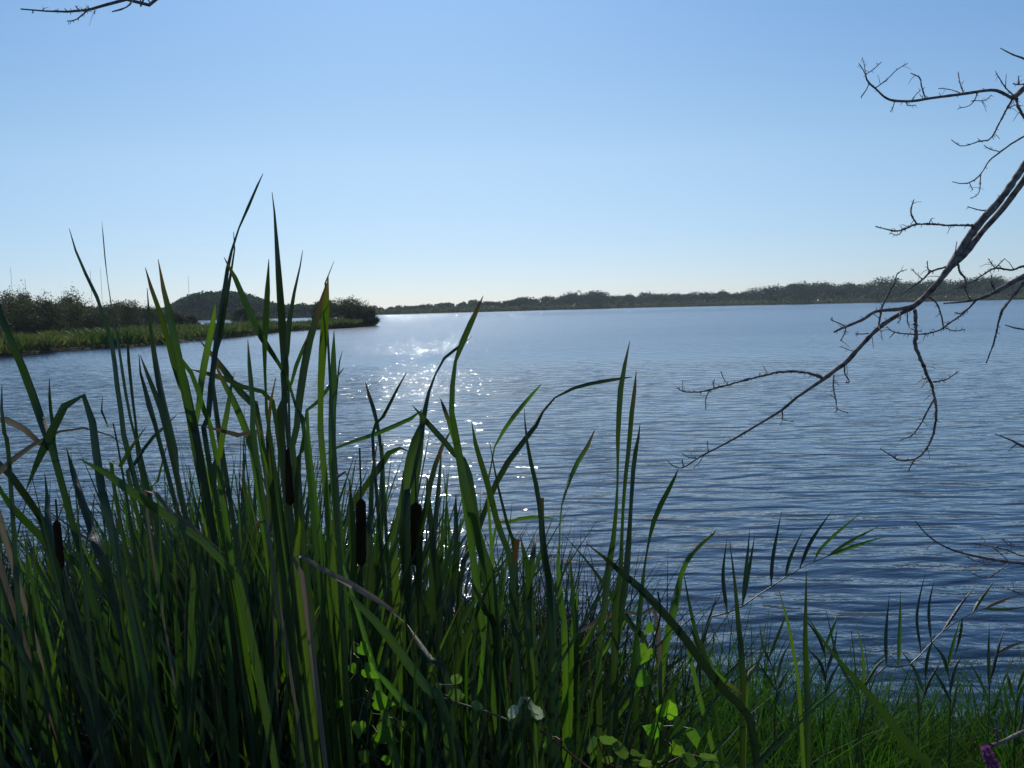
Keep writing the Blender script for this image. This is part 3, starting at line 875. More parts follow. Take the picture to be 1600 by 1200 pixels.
plant("cattail with a very tall straight dark blade reaching thinly into the sky", 452, 1.95, [
    O([(425,300,1),(428,325,3),(430,350,5),(433,400,9),(437,460,13),(441,520,14),(445,580,14),(444,640,13),(441,700,13)], mat=LEAF_SHADE, yaw=0.35, twist=0.1),
    O([(473,390,1),(468,420,3),(461,450,5),(453,490,9),(449,530,10),(447,580,9),(446,650,8)], mat=LEAF_SHADE),
    [(431,590,1),(424,620,4),(420,680,6),(424,740,8)],
])
plant("cattail of broad blades meeting in a point beside the domed shrub", 502, 1.9, [
    O([(510,442,1),(497,485,12),(483,530,15),(475,570,15),(468,615,15),(462,680,12),(460,740,12)], mat=LEAF, yaw=0.35),
    O([(513,430,1),(511,448,5),(509,480,12),(506,520,14),(502,580,13),(501,630,10),(503,700,11)], mat=LEAF_LIT, yaw=0.25),
    O([(482,522,1),(472,550,8),(460,580,7),(452,612,4),(449,660,5)], mat=LEAF),
    O([(522,408,.6),(516,425,1),(512,445,2),(510,480,3)], mat=LEAF_SHADE),
])
plant("cattail with one dark upright lance shaped blade right of the pointed pair", 532, 2.2, [
    O([(522,517,1),(521,545,7),(521,590,12),(519,640,13),(519,700,13),(522,760,13)], mat=LEAF, yaw=0.3),
    O([(537,575,1),(528,590,6),(514,603,8),(500,620,8),(490,645,7),(482,690,7)], mat=LEAF_LIT),
    [(535,548,.6),(530,570,2.5),(526,620,3),(524,700,4)],
    O([(548,760,1),(535,730,5),(520,760,9),(512,820,11)], mat=LEAF),
])
plant("cattail with a broad green leaf entering past the picture's left edge", 172, 2.0, [
    O([(-22,430,1),(-5,470,8),(8,510,10),(25,550,13),(45,600,14),(62,650,14),(76,690,13),(92,740,12)], mat=LEAF, yaw=0.2),
    O([(77,592,1),(77,612,4),(80,650,6),(86,690,6),(96,750,8)], mat=LEAF_SHADE),
    O([(160,620,.8),(158,635,3),(162,652,3),(172,672,2.5),(186,705,3)], mat=LEAF_SHADE),
    O([(3,600,1),(2,640,6),(8,690,8),(15,740,8)], mat=LEAF_SHADE, foot=40),
])
plant("cattail whose wide leaf folds over in a pale arch and hangs back down", 222, 1.9, [
    O([(40,768,1),(50,742,6),(62,715,13),(76,685,15),(92,652,15),(104,630,13),(116,616,9),(128,616,9),(138,632,12),(144,658,13),(149,700,14),(158,760,15),(172,820,15)], mat=LEAF_SHADE, yaw=0.15, twist=0.0, lean=0.1),
    O([(104,700,1),(114,735,9),(126,775,13),(140,815,14),(155,862,15),(175,920,15)], mat=LEAF_SHADE),
    O([(228,667,1),(205,700,7),(190,730,7),(180,770,7)], mat=LEAF),
])
plant("cattail with bleached broken leaves drooping at the left edge", 60, 2.1, [
    O([(88,712,2),(62,692,8),(38,670,11),(12,655,12),(-12,662,12),(-20,700,12),(-10,780,12)], mat=DRY, yaw=0.2),
    O([(200,700,.8),(168,678,2.5),(135,669,3.5),(100,672,4),(70,685,6),(40,702,8),(12,725,11),(-8,745,12),(-25,800,12)], mat=DRY, yaw=0.3),
    O([(112,890,1),(88,850,9),(60,805,12),(30,762,13),(5,730,12),(-20,720,12),(-40,760,10)], mat=LEAF_SHADE),
    O([(-8,745,1),(8,780,11),(36,812,14),(66,842,14),(96,872,11),(140,920,11)], mat=LEAF, foot=260),
    O([(55,800,1),(68,830,8),(84,880,10),(100,930,11)], mat=LEAF_SHADE),
])
plant("cattail with a long brown tipped leaf slanting down to the right at the left", 432, 1.8, [
    O([(122,716,1),(145,727,7),(168,741,13),(200,765,15),(240,792,16),(275,816,15),(310,840,14),(345,875,14),(380,940,15)], mat=LEAF, yaw=0.2, lean=-0.1),
    O([(352,866,1),(325,845,5),(300,822,7),(262,800,8),(228,790,5)], mat=DRY, foot=400),
])
plant("cattail forming a low V of two crossing leaves before the glitter", 602, 2.8, [
    O([(571,597,1),(577,620,6),(585,645,7),(592,680,6),(597,730,6)], mat=LEAF_SHADE),
    O([(635,582,.8),(620,610,5),(605,640,6.5),(592,665,6),(583,695,6)], mat=LEAF_SHADE),
    O([(640,706,1),(616,700,7),(596,727,11),(578,752,11),(560,780,9),(548,830,9)], mat=LEAF),
    O([(598,690,1),(596,760,12),(592,820,13),(588,900,13),(583,960,13)], mat=LEAF),
    O([(500,715,1),(535,695,5),(575,682,7),(610,668,8),(640,655,7),(658,670,6)], mat=LEAF_LIT, foot=560),
])
plant("tall cattail in mid picture whose bright tip stands beside a twisted second leaf", 842, 2.2, [
    O([(755,462,1),(745,485,7),(733,510,11),(721,538,11),(712,562,6),(707,600,9),(705,640,10),(712,680,12),(722,740,15),(736,800,17),(752,860,18),(770,930,18)], mat=LEAF, yaw=0.25),
    O([(687,620,1),(695,640,7),(705,668,9),(714,700,10),(724,760,12)], mat=LEAF_LIT),
    O([(737,660,1),(742,690,7),(752,725,10),(764,765,11),(780,830,11),(800,900,11)], mat=LEAF),
    O([(846,600,1),(835,612,5),(815,635,8),(797,658,8),(781,682,6),(773,697,3),(766,740,3),(764,800,5)], mat=LEAF_LIT, yaw=0.1),
    O([(645,634,1),(658,650,9),(677,672,11),(697,694,11),(716,720,11),(738,770,11)], mat=LEAF),
])
plant("cattail whose dark leaf curls left under the bright mid picture tip", 612, 2.3, [
    O([(737,525,1),(727,534,5),(712,544,8),(697,556,6),(684,574,4),(677,595,3),(668,618,7),(662,650,10),(655,690,12),(645,740,12),(635,800,12)], mat=LEAF_SHADE, yaw=0.2, twist=0.6),
    O([(668,640,1),(655,672,12),(643,705,16),(633,760,16),(622,820,15),(616,880,14)], mat=LEAF_LIT, yaw=0.15),
    O([(664,650,1),(657,700,12),(649,760,13),(640,830,12),(632,900,11)], mat=LEAF, dd=0.1),
    O([(706,670,1),(690,700,7),(675,745,9),(665,800,10),(655,870,11)], mat=LEAF),
])
plant("cattail with a long leaf that arches right to lie almost level", 692, 2.4, [
    O([(988,589,1),(965,592,6),(940,596,7),(910,602,7),(885,611,5),(866,622,3),(852,635,4),(840,660,8),(820,687,10),(800,712,11),(780,745,11),(762,785,10),(740,850,10),(718,920,10)], mat=LEAF, yaw=0.15, lean=0.3),
    O([(712,773,1),(711,800,7),(712,860,10),(706,930,13),(700,990,13)], mat=LEAF),
    O([(668,738,1),(668,765,6),(672,800,10),(678,860,11),(686,920,12)], mat=LEAF_SHADE),
    O([(870,812,1),(845,808,5),(815,810,6),(790,820,5),(770,850,5)], mat=LEAF_LIT),
])
plant("cattail with flat topped broken dark leaves at mid right of the stand", 862, 2.0, [
    O([(819,637,1),(820,662,3.5),(824,700,7),(830,730,9),(838,765,10),(843,800,10),(850,870,12),(858,960,13)], mat=LEAF_SHADE),
    O([(846,778,9),(846,820,11),(852,880,13),(862,950,14)], mat=LEAF_SHADE, yaw=0.1),
    O([(808,843,10),(803,880,12),(800,930,13),(806,1000,13)], mat=LEAF_SHADE, yaw=0.2),
    O([(838,830,1),(833,860,10),(826,910,14),(824,970,15),(828,1030,15)], mat=LEAF_LIT),
    O([(813,838,1),(820,870,9),(828,930,12)], mat=LEAF),
])
plant("cattail with one bright leaf curving up right of the flat topped stalks", 886, 2.3, [
    O([(930,670,1),(922,690,7),(908,712,9),(895,736,9),(883,770,5),(876,800,2.5),(874,850,4),(872,890,8),(876,940,12),(882,1000,12)], mat=LEAF_LIT, yaw=0.1, twist=0.8),
    O([(890,860,1),(893,900,5),(896,950,9),(900,1010,10)], mat=LEAF),
    O([(904,915,1),(898,960,8),(893,1020,10)], mat=LEAF_LIT),
])
plant("cattail of two tall upright narrow blades standing clear at right of the stand", 944, 2.2, [
    O([(984,533,1),(978,560,6),(970,600,11),(967,640,11),(965,690,8),(965,740,4),(963,790,6),(957,850,10),(950,890,13),(944,950,12),(936,1010,11)], mat=LEAF, yaw=0.1, twist=0.8),
    O([(994,580,1),(991,610,8),(986,650,10),(982,700,9),(977,745,8),(973,800,6),(971,850,7),(968,910,11),(960,980,13)], mat=LEAF, yaw=0.15, twist=0.9),
    O([(1000,662,1),(997,685,5),(991,715,9),(988,750,8),(985,800,7),(981,860,11),(975,920,14),(965,980,14),(957,1060,14)], mat=LEAF_SHADE, yaw=0.3),
])
plant("cattail with a lone leaf slanting up to touch the bare bough's tip", 1012, 2.4, [
    O([(1060,732,1),(1050,755,7),(1035,782,10),(1020,818,9),(1013,850,4),(1007,885,4),(1003,920,8),(997,980,10),(992,1050,11)], mat=LEAF, yaw=0.1, twist=0.6),
    O([(1120,826,1),(1110,838,6),(1090,855,8),(1074,875,9),(1062,905,9),(1052,950,13),(1042,1000,13),(1032,1060,12)], mat=LEAF_LIT, yaw=0.1),
    O([(1066,905,1),(1058,940,11),(1046,990,13),(1036,1050,11)], mat=LEAF_LIT),
    O([(880,990,1),(905,987,6),(928,975,11),(948,962,13),(965,956,11),(985,957,5),(1003,962,6),(1028,975,9)], mat=DRY, foot=1035, yaw=0.1),
    O([(880,835,.8),(910,868,3),(937,903,6),(965,945,11),(990,980,11),(1012,1030,11)], mat=LEAF),
])
plant("cattail with a long dark blade slanting down to the right of the stand", 1240, 2.25, [
    O([(917,850,1),(940,868,6),(965,890,11),(1000,920,15),(1035,957,16),(1065,992,16),(1100,1040,17),(1140,1090,16),(1175,1140,15)], mat=LEAF_SHADE, yaw=0.25, lean=-0.1),
    O([(1160,1085,1),(1130,1062,9),(1098,1035,10),(1075,1010,8)], mat=LEAF_LIT),
])
plant("cattail whose single leaf crosses the bottom right grass toward upper left", 1475, 1.9, [
    O([(1256,955,1),(1285,1000,5),(1315,1038,8),(1345,1070,11),(1385,1120,15),(1425,1175,19),(1450,1212,20)], mat=LEAF, yaw=0.15),
])
plant("slim upright cattail leaf standing alone over the water right of the stand", 1268, 2.3, [
    O([(1260,892,1),(1259,940,5),(1258,1000,9),(1260,1060,11),(1262,1140,12)], mat=LEAF, yaw=0.2),
    O([(1216,920,.8),(1228,960,4),(1240,1020,6),(1250,1100,6)], mat=LEAF_LIT),
])
plant("cattail with a dark and a green narrow leaf below the reed's drooping stem", 1170, 2.4, [
    O([(1140,845,.8),(1148,910,5),(1154,980,9),(1160,1060,11)], mat=LEAF),
    O([(1068,895,.8),(1078,950,5),(1090,1000,7),(1110,1060,8)], mat=LEAF),
    O([(1200,1005,1),(1182,1040,6),(1166,1080,8)], mat=LEAF_LIT),
])
plant("cattail with a broad dark blade slanting low across the stand's centre", 742, 1.8, [
    O([(535,918,1),(560,945,11),(590,975,15),(625,1020,17),(660,1070,17),(695,1125,16)], mat=LEAF, yaw=0.2),
    O([(636,975,1),(655,1005,9),(680,1042,12),(702,1080,12)], mat=LEAF),
    O([(585,1045,1),(598,1060,10),(620,1085,12),(645,1118,11),(665,1145,9)], mat=LEAF_LIT, yaw=0.1),
])
plant("cattail with a pale dry leaf twisting down right through the dark centre", 492, 1.75, [
    O([(632,972,1),(610,952,7),(580,932,11),(545,912,12),(510,893,10),(480,875,7),(455,862,5),(470,900,9),(480,960,12)], mat=DRY, yaw=0.3),
    O([(398,828,1),(404,816,4),(412,812,5),(420,830,5),(424,870,6)], mat=DRY),
    O([(472,770,1),(468,800,9),(464,850,12),(466,920,14)], mat=LEAF_LIT, yaw=0.1),
])
plant("cattail with one dark blade leaning left at the right of the seed heads", 795, 2.2, [
    O([(735,905,1),(745,925,7),(760,960,10),(775,1005,11)], mat=LEAF_SHADE),
    O([(752,930,1),(742,960,9),(732,1000,9),(726,1050,9)], mat=LEAF_LIT, foot=725),
    O([(765,690,.8),(778,760,4),(795,830,6),(806,900,8)], mat=LEAF_SHADE),
])
# seed heads
plant("cattail with the clearest brown seed head, before glittering water", 570, 2.35, [
    O([(590,690,1),(582,740,6),(580,800,9),(578,870,11)], mat=LEAF),
    O([(545,745,1),(550,800,8),(553,870,11),(556,940,12)], mat=LEAF_SHADE)],
    heads=[(564, 778, 885, 16, 562, 700, 566)])
plant("cattail whose thick dark seed head is half hidden by two bright leaves", 658, 2.4, [
    O([(690,700,1),(686,760,7),(680,830,10),(676,900,11)], mat=LEAF),
    O([(630,735,1),(628,800,9),(632,880,11)], mat=LEAF_SHADE)],
    heads=[(650, 784, 885, 19, 648, 705, 655)])
plant("cattail whose dark seed head stands in front of the tallest straight blade", 456, 1.9, [
    O([(478,640,1),(474,700,8),(470,780,11)], mat=LEAF_SHADE),
    O([(420,700,1),(424,760,8),(432,830,11)], mat=LEAF)],
    heads=[(453, 698, 790, 15, 451, 610, 455)])
plant("cattail whose seed head lurks among slanting leaves at the lower left", 100, 2.1, [
    O([(70,740,1),(76,790,8),(84,850,11)], mat=LEAF_SHADE)],
    heads=[(88, 812, 890, 12, 87, 780, 120)])

# the crowd of cattails behind and between: five kinds, copied
def local_blade(h, wd, leanx, leany, bend, seed):
    g = random.Random(seed)
    n = 26
    t = np.linspace(0, 1, n)
    x = leanx * t ** 1.6 * h + 0.012 * np.sin(t * 5 + seed)
    y = leany * t ** 1.6 * h
    z = h * t * (1 - 0.10 * bend * t)
    if bend > 1:       # folded over
        k = 0.62 + 0.15 * g.random()
        m = t > k
        q = (t[m] - k) / (1 - k)
        x[m] = x[m][0] + np.sign(leanx + 1e-6) * 0.30 * h * np.sin(q * 1.5) * (1 - k) * 2
        z[m] = z[m][0] + h * (1 - k) * (0.35 * np.sin(q * 2.6) - 0.9 * q ** 2)
    W_ = wd * np.minimum(1, 0.75 + t * 1.2) * np.clip((1 - t) * 3.0, 0.03, 1) ** 0.8
    return np.column_stack([x, y, z - 0.04]), W_

def crowd_plant(seed, label, hs):
    g = random.Random(seed)
    root = empty("cattail", (0, 3.0, 0)); root["tmp"] = 1
    for i, h in enumerate(hs):
        bend = 3 if g.random() < 0.13 else g.uniform(0, 1)
        P, W_ = local_blade(h, g.uniform(0.011, 0.019), g.gauss(-0.05, 0.30), g.gauss(0, 0.18), bend, seed * 10 + i)
        P = P + np.array([g.gauss(0, .025), 3.0 + g.gauss(0, .025), 0])
        V, Fc, uv = ribbon(P, W_, g.uniform(-1.0, 1.0), twist=g.uniform(-1.2, 1.2))
        mt = DRY if g.random() < 0.02 else g.choice((LEAF, LEAF, LEAF, LEAF_SHADE, LEAF_SHADE, LEAF_SHADE, LEAF_LIT))
        mesh_obj("leaf", V, Fc, mt, root, uv)
    return root

def copy_tree(o, parent=None):
    c = o.copy(); COL.objects.link(c)
    if parent is not None:
        c.parent = parent
    for ch in list(o.children):
        copy_tree(ch, c)
    return c

KINDS = [
    (crowd_plant(1, "", [1.5, 1.42, 1.3, 1.45, 1.2, 1.0, 1.38, 0.8]), 1.5),
    (crowd_plant(2, "", [1.25, 1.3, 1.15, 1.0, 1.22, 0.8, 1.1]), 1.3),
    (crowd_plant(3, "", [1.1, 1.05, 1.08, 0.9, 0.95, 0.7]), 1.1),
    (crowd_plant(4, "", [1.6, 1.45, 1.5, 1.35, 1.2, 0.9, 1.55, 1.0]), 1.6),
    (crowd_plant(5, "", [0.9, 0.88, 0.8, 0.75, 0.95, 0.6]), 0.95),
]
KL = ["shorter cattail deep in the crowded dark stand, mixed in with its neighbours"]
first = [True] * 5
TOP = [(-150, 740), (0, 730), (100, 700), (200, 690), (300, 665), (400, 625), (500, 625), (560, 680), (640, 690), (720, 720), (800, 800), (880, 850), (960, 910), (1060, 1000)]
DENS = [(-150, .8), (150, .9), (300, 1), (400, 1.6), (520, 1.5), (600, .7), (750, .6), (850, .55), (950, .35), (1060, .12)]
cnt = 0
tries = 0
while cnt < 285 and tries < 9000:
    tries += 1
    px = rnd.uniform(-130, 1040)
    if rnd.random() * 1.6 > np.interp(px, [a for a, _ in DENS], [b for _, b in DENS]):
        continue
    d = rnd.uniform(1.8, 4.6)
    bx = at(px, 1150, d).x
    z = gz(bx, d)
    ty = np.interp(px, [a for a, _ in TOP], [b for _, b in TOP]) + rnd.uniform(-45, 35) + 170 * rnd.random() ** 2
    top = at(px, ty, d).z - z
    if top < 0.55:
        continue
    k = min(range(5), key=lambda q: abs(KINDS[q][1] - top * 1.05) + rnd.random() * 0.15)
    proto, ph = KINDS[k]
    if first[k]:
        o = proto; first[k] = False
        del o["tmp"]
    else:
        o = copy_tree(proto)
        if "tmp" in o: del o["tmp"]
    o.location = (bx, d, z)
    s = top / ph
    o.scale = (max(s, .8), max(s, .8), s)
    o.rotation_euler = (rnd.gauss(0, .06), rnd.gauss(float(np.interp(px, [0, 420, 560, 1000], [-.34, -.18, -.02, .05])), .13), rnd.uniform(-0.9, 0.9))
    tag(o, KL[0], "cattail", "cattails of the crowded stand")
    cnt += 1
# beyond the three hundred: the rest of the stand as one mass
UV, off = [], 0
VV, FF, c_ = [], [], 0
while c_ < 330:
    px = rnd.uniform(-160, 600)
    if rnd.random() * 1.6 > np.interp(px, [a for a, _ in DENS], [b for _, b in DENS]):
        continue
    d = rnd.uniform(2.4, 5.0)
    bx = at(px, 1150, d).x; z = gz(bx, d)
    ty = np.interp(px, [a for a, _ in TOP], [b for _, b in TOP]) + 60 + 190 * rnd.random()
    top = at(px, ty, d).z - z
    c_ += 1
    if top < .4:
        continue
    lean = float(np.interp(px, [0, 420, 560, 1000], [-.34, -.18, -.02, .05]))
    for i in range(5):
        P, W_ = local_blade(top * rnd.uniform(.65, 1.05), rnd.uniform(.011, .019), rnd.gauss(lean, .22), rnd.gauss(0, .16), 3 if rnd.random() < .1 else rnd.random(), c_ * 5 + i)
        P = P[::2] + np.array([bx + rnd.gauss(0, .03), d + rnd.gauss(0, .03), z])
        V, Fc, uv = ribbon(P, W_[::2], rnd.uniform(-1, 1), twist=rnd.uniform(-1.2, 1.2), across=3)
        VV.append(V); FF.append(Fc + off); UV.append(uv); off += len(V)
tag(mesh_obj("cattail_stand", np.concatenate(VV), np.concatenate(FF), LEAF_SHADE, None, np.concatenate(UV)),
    "innermost leaves of the dense cattail stand, merging into one dark mass", "cattails", kind="stuff")
for k in range(5):
    if first[k]:
        for ch in list(KINDS[k][0].children):
            bpy.data.objects.remove(ch)
        bpy.data.objects.remove(KINDS[k][0])

# ---------------------------------------------------------------- bank grass
def blades_mesh(P, h, wd, bend, seg=4, mat=None, rng=RNG, wlean=(0, 0)):
    """many thin curved grass blades; P (n,3) feet"""
    n = len(P)
    a = rng.uniform(0, 2 * math.pi, n); b = rng.uniform(0, 2 * math.pi, n)
    side = np.column_stack([np.cos(a), np.sin(a), np.zeros(n)])
    out = np.column_stack([np.cos(b), np.sin(b), np.zeros(n)])
    bd = (bend * rng.uniform(0.2, 1.3, n))[:, None]
    rows = []
    for k in range(seg + 1):
        t = k / seg
        c = P + np.array([0, 0, 1.0]) * (h * (t - 0.18 * t * t * bd[:, 0]))[:, None] + out * (h[:, None] * bd * t * t) + \
            np.array([wlean[0], wlean[1], 0]) * (h * t)[:, None]
        w_ = (wd * (1 - t) ** 0.6 * (0.6 + 0.4 * min(1, t * 4)))[:, None] * 0.5
        if k < seg:
            rows += [c - side * w_, c + side * w_]
        else:
            rows += [c]
    m = 2 * seg + 1
    V = np.stack(rows, 1).reshape(-1, 3)
    base = m * np.arange(n)[:, None]
    T = []
    for k in range(seg - 1):
        T += [[2 * k, 2 * k + 1, 2 * k + 3], [2 * k, 2 * k + 3, 2 * k + 2]]
    T += [[2 * seg - 2, 2 * seg - 1, 2 * seg]]
    T = np.array(T).reshape(1, -1)
    Fc = (base + T).reshape(-1, 3)
    return V, Fc

def scatter(n, x0, x1, y0, y1, dens):
    x = RNG.uniform(x0, x1, n); y = RNG.uniform(y0, y1, n)
    k = RNG.uniform(0, 1, n) < dens(x, y)
    x, y = x[k], y[k]
    return np.column_stack([x, y, bank_z(x, y) - 0.01])

def clump(x, y):
    return np.clip(0.55 + 0.45 * np.sin(x * 4.3 + 2 * np.sin(y * 3)) * np.cos(y * 3.9 + x), 0, 1)

def dens_land(x, y):
    d = shore_y(x) - y
    return np.clip((d + 0.35) / 0.6, 0, 1) * (0.35 + 0.65 * clump(x, y))

P = scatter(90000, -4.2, 3.6, 1.4, 6.3, dens_land)
left = P[:, 0] / P[:, 1] < 0.1
P = P[~(left & (RNG.uniform(0, 1, len(P)) < 0.92))]
right = P[:, 0] / P[:, 1] > 0.12
P = P[~(right & (RNG.uniform(0, 1, len(P)) < 0.5))]
h = RNG.uniform(0.10, 0.36, len(P)) * (0.7 + 0.6 * clump(P[:, 0], P[:, 1])) * np.where(P[:, 0] / P[:, 1] > 0.1, np.interp(P[:, 0] / P[:, 1], [.1, .3, .5], [1.55, 1.5, 1.15]), 1.0)
V, Fc = blades_mesh(P, h, RNG.uniform(0.003, 0.008, len(P)), 0.55)
tag(mesh_obj("grass", V, Fc, GRASS, smooth=False), "tangled green grass covering the near bank down to the waterline", "grass", kind="stuff")
def dens_right(x, y):
    return np.interp(x / y, [.05, .12, .3, .5, .6], [0, 1, 1, .7, .5]) * (y < shore_y(x) + .35) * (0.3 + 0.7 * clump(x, y))
P = scatter(13000, .2, 3.4, 2.4, 5.3, dens_right)
h = RNG.uniform(0.12, 0.46, len(P)) * np.interp(P[:, 0] / P[:, 1], [.1, .35, .55], [1.5, 1.3, .95]) * (.6 + .7 * clump(P[:, 0] * 2.1, P[:, 1] * 1.7))
V, Fc = blades_mesh(P, h, RNG.uniform(0.005, 0.013, len(P)), 0.75, seg=6)
tag(mesh_obj("broad_grass", V, Fc, GRASSB, None, np.tile([.5, .5], (len(V), 1)), smooth=False), "taller broad bladed green grass on the bank right of the cattails", "grass", kind="stuff")
P = scatter(90, .2, 3.4, 2.4, 4.7, dens_right)
V, Fc = blades_mesh(P, RNG.uniform(.10, .32, len(P)), RNG.uniform(0.004, 0.010, len(P)), 1.5, seg=6)
tag(mesh_obj("fallen_reeds", V, Fc, GRASSD, None, smooth=False), "pale broken reed leaves lying in the bank grass", "leaf litter", kind="stuff")
# small leaved weeds low on the bank
def dens_weed(x, y):
    return np.interp(x / y, [-.2, -.1, .1, .3, .5], [.1, .6, .8, 1, .7]) * (y < shore_y(x) - .1) * (clump(x * 1.3 + 2, y * 1.2) > .55)
P = scatter(9000, -.8, 2.8, 2.2, 4.8, dens_weed)
P[:, 2] += RNG.uniform(0.02, 0.26, len(P)) * clump(P[:, 0], P[:, 1])
V, Fc = cards(P, 0.026, 0.9, 0.6, RNG)
tag(mesh_obj("low_weeds", V, Fc, WEED, smooth=False), "small leaved green weeds tangled low on the bank", "weeds", kind="stuff")
# dead leaves among the cattail feet, added thick and tall to block light
def dens_stand(x, y):
    return np.interp(x / y, [-.62, -.5, -.05, .12, .18], [1, 1, 1, .3, 0]) * (y < shore_y(x) + .5)
P = scatter(15000, -3.2, 1.0, 1.6, 5.2, dens_stand)
P[:, 2] += RNG.uniform(0, 0.12, len(P))
V, Fc = blades_mesh(P, RNG.uniform(0.25, 1.0, len(P)), RNG.uniform(0.006, 0.013, len(P)), 0.6)
tag(mesh_obj("dead_leaves", V, Fc, LITTER, smooth=False), "dark dead cattail leaves matted around the feet of the stand", "leaf litter", kind="stuff")
P = scatter(9000, -4.2, 3.6, 1.4, 6.0, dens_land)
h = RNG.uniform(0.08, 0.30, len(P))
V, Fc = blades_mesh(P, h * .7, RNG.uniform(0.002, 0.005, len(P)), 0.9)
tag(mesh_obj("dry_grass", V, Fc, GRASSD, smooth=False), "bleached dead grass stems lying among the green grass", "grass", kind="stuff")
# thin sedge that stands in the shallow water
def dens_sedge(x, y):
    d = y - shore_y(x)
    w_ = np.where(x < 0, 1.25, np.where(x < 1.2, 0.8, 0.55))
    return np.clip(1 - d / w_, 0, 1) ** 1.6 * (d > -0.4) * clump(x * 1.7, y * 1.5) * np.where(x < 0, 0.12, 0.5)
P = scatter(16000, -4.5, 3.6, 3.6, 7.2, dens_sedge)
h = RNG.uniform(0.18, 0.62, len(P)) * np.where(P[:, 0] > 1.2, 0.72, 1)
V, Fc = blades_mesh(P, h + 0.1, RNG.uniform(0.003, 0.007, len(P)), 0.32)
tag(mesh_obj("sedge", V, Fc, GRASS, smooth=False), "sparse thin sedge standing in the shallow water off the bank", "sedge", kind="stuff")

# ---------------------------------------------------------------- common reeds on the right
def reed(label, stem_px, d, leaves, foot, lean=0.4):
    bx = at(foot, 1150, d).x
    root = empty("common_reed", (bx, d, gz(bx, d))); tag(root, label, "reed", "reeds on the right of the bank")
    m = len(stem_px)
    P = [(bx, d, gz(bx, d) - .03)]
    for i, (x, y) in enumerate(stem_px):
        p = at(x, y, d + lean * (i + 1) / m); P.append(tuple(p))
    R = resample(P, 26)
    V, Fc = tube(R, np.linspace(0.004, 0.0012, 26), 6)
    mesh_obj("stem", V, Fc, STEM, root, np.tile([.5, .5], (len(V), 1)))
    for (pts, mt) in leaves:
        x0, y0 = pts[0]
        i = int(np.argmin([abs((Vector(r) - at(x0, y0, r[1])).length) for r in R]))
        Yd = R[i][1]
        Q = [tuple(R[i])] + [tuple(at(x, y, Yd + 0.05 * k)) for k, (x, y) in enumerate(pts[1:], 1)]
        Q = resample(Q, 14)
        L = np.linspace(0, 1, 14)
        wd = 0.011 * np.clip(L * 6, 0.3, 1) * np.clip((1 - L) * 1.9, 0.04, 1)
        V, Fc, uv = ribbon(Q, wd, rnd.uniform(-.6, .6), twist=rnd.uniform(-.4, .4), crease=.2)
        mesh_obj("leaf", V, Fc, mt, root, uv)

reed("tall reed leaning right over the water, its narrow leaves all pointing up from the stem",
     [(1095, 1010), (1150, 955), (1200, 920), (1250, 888), (1295, 868), (1330, 852)], 2.7, [
     ([(1128, 968), (1130, 900), (1136, 840)], LEAF_SHADE),
     ([(1168, 940), (1172, 880), (1180, 832)], LEAF_SHADE),
     ([(1163, 945), (1168, 870), (1172, 822)], LEAF),
     ([(1195, 925), (1208, 870), (1222, 795)], LEAF_SHADE),
     ([(1218, 910), (1236, 870), (1256, 825)], LEAF),
     ([(1250, 887), (1268, 845), (1302, 795)], LEAF_SHADE),
     ([(1263, 884), (1290, 850), (1352, 795)], LEAF_LIT),
     ([(1295, 868), (1330, 845), (1378, 820)], LEAF_LIT),
     ([(1300, 867), (1345, 850), (1390, 836)], LEAF_LIT)], 1040)
reed("low arching reed in the bottom right corner with pale stem and stiff upright leaves",
     [(1360, 1075), (1420, 1040), (1475, 985), (1520, 958), (1570, 940)], 2.9, [
     ([(1383, 1045), (1384, 990), (1390, 925)], LEAF_SHADE),
     ([(1405, 1030), (1406, 970), (1407, 920)], LEAF_LIT),
     ([(1425, 1010), (1432, 960), (1447, 890)], LEAF_SHADE),
     ([(1445, 1005), (1452, 950), (1460, 905)], LEAF_SHADE),
     ([(1478, 980), (1500, 945), (1528, 910)], LEAF_SHADE),
     ([(1515, 962), (1530, 940), (1556, 905)], LEAF_LIT),
     ([(1530, 958), (1560, 940), (1606, 925)], DRY),
     ([(1500, 975), (1498, 1000), (1490, 1030)], LEAF_SHADE),
     ([(1530, 958), (1570, 952), (1610, 948)], LEAF)], 1300)
reed("short reed at the far right edge standing in the water with a pale top leaf",
     [(1545, 1120), (1548, 1060), (1560, 1010)], 3.1, [
     ([(1545, 1080), (1545, 1020), (1546, 975)], LEAF),
     ([(1548, 1060), (1560, 1010), (1572, 975)], LEAF_SHADE),
     ([(1556, 1030), (1580, 1010), (1610, 1000)], DRY),
     ([(1546, 1100), (1530, 1060), (1512, 1030)], LEAF_LIT)], 1540, 0.1)
reed("slender reed with few leaves between the fallen leaf and the arching reed",
     [(1345, 1130), (1338, 1060), (1330, 985)], 3.0, [
     ([(1342, 1100), (1350, 1040), (1336, 960)], LEAF_LIT),
     ([(1340, 1080), (1310, 1030), (1290, 950)], LEAF_SHADE),
     ([(1340, 1090), (1370, 1040), (1400, 1020)], LEAF_LIT)], 1350, 0.1)
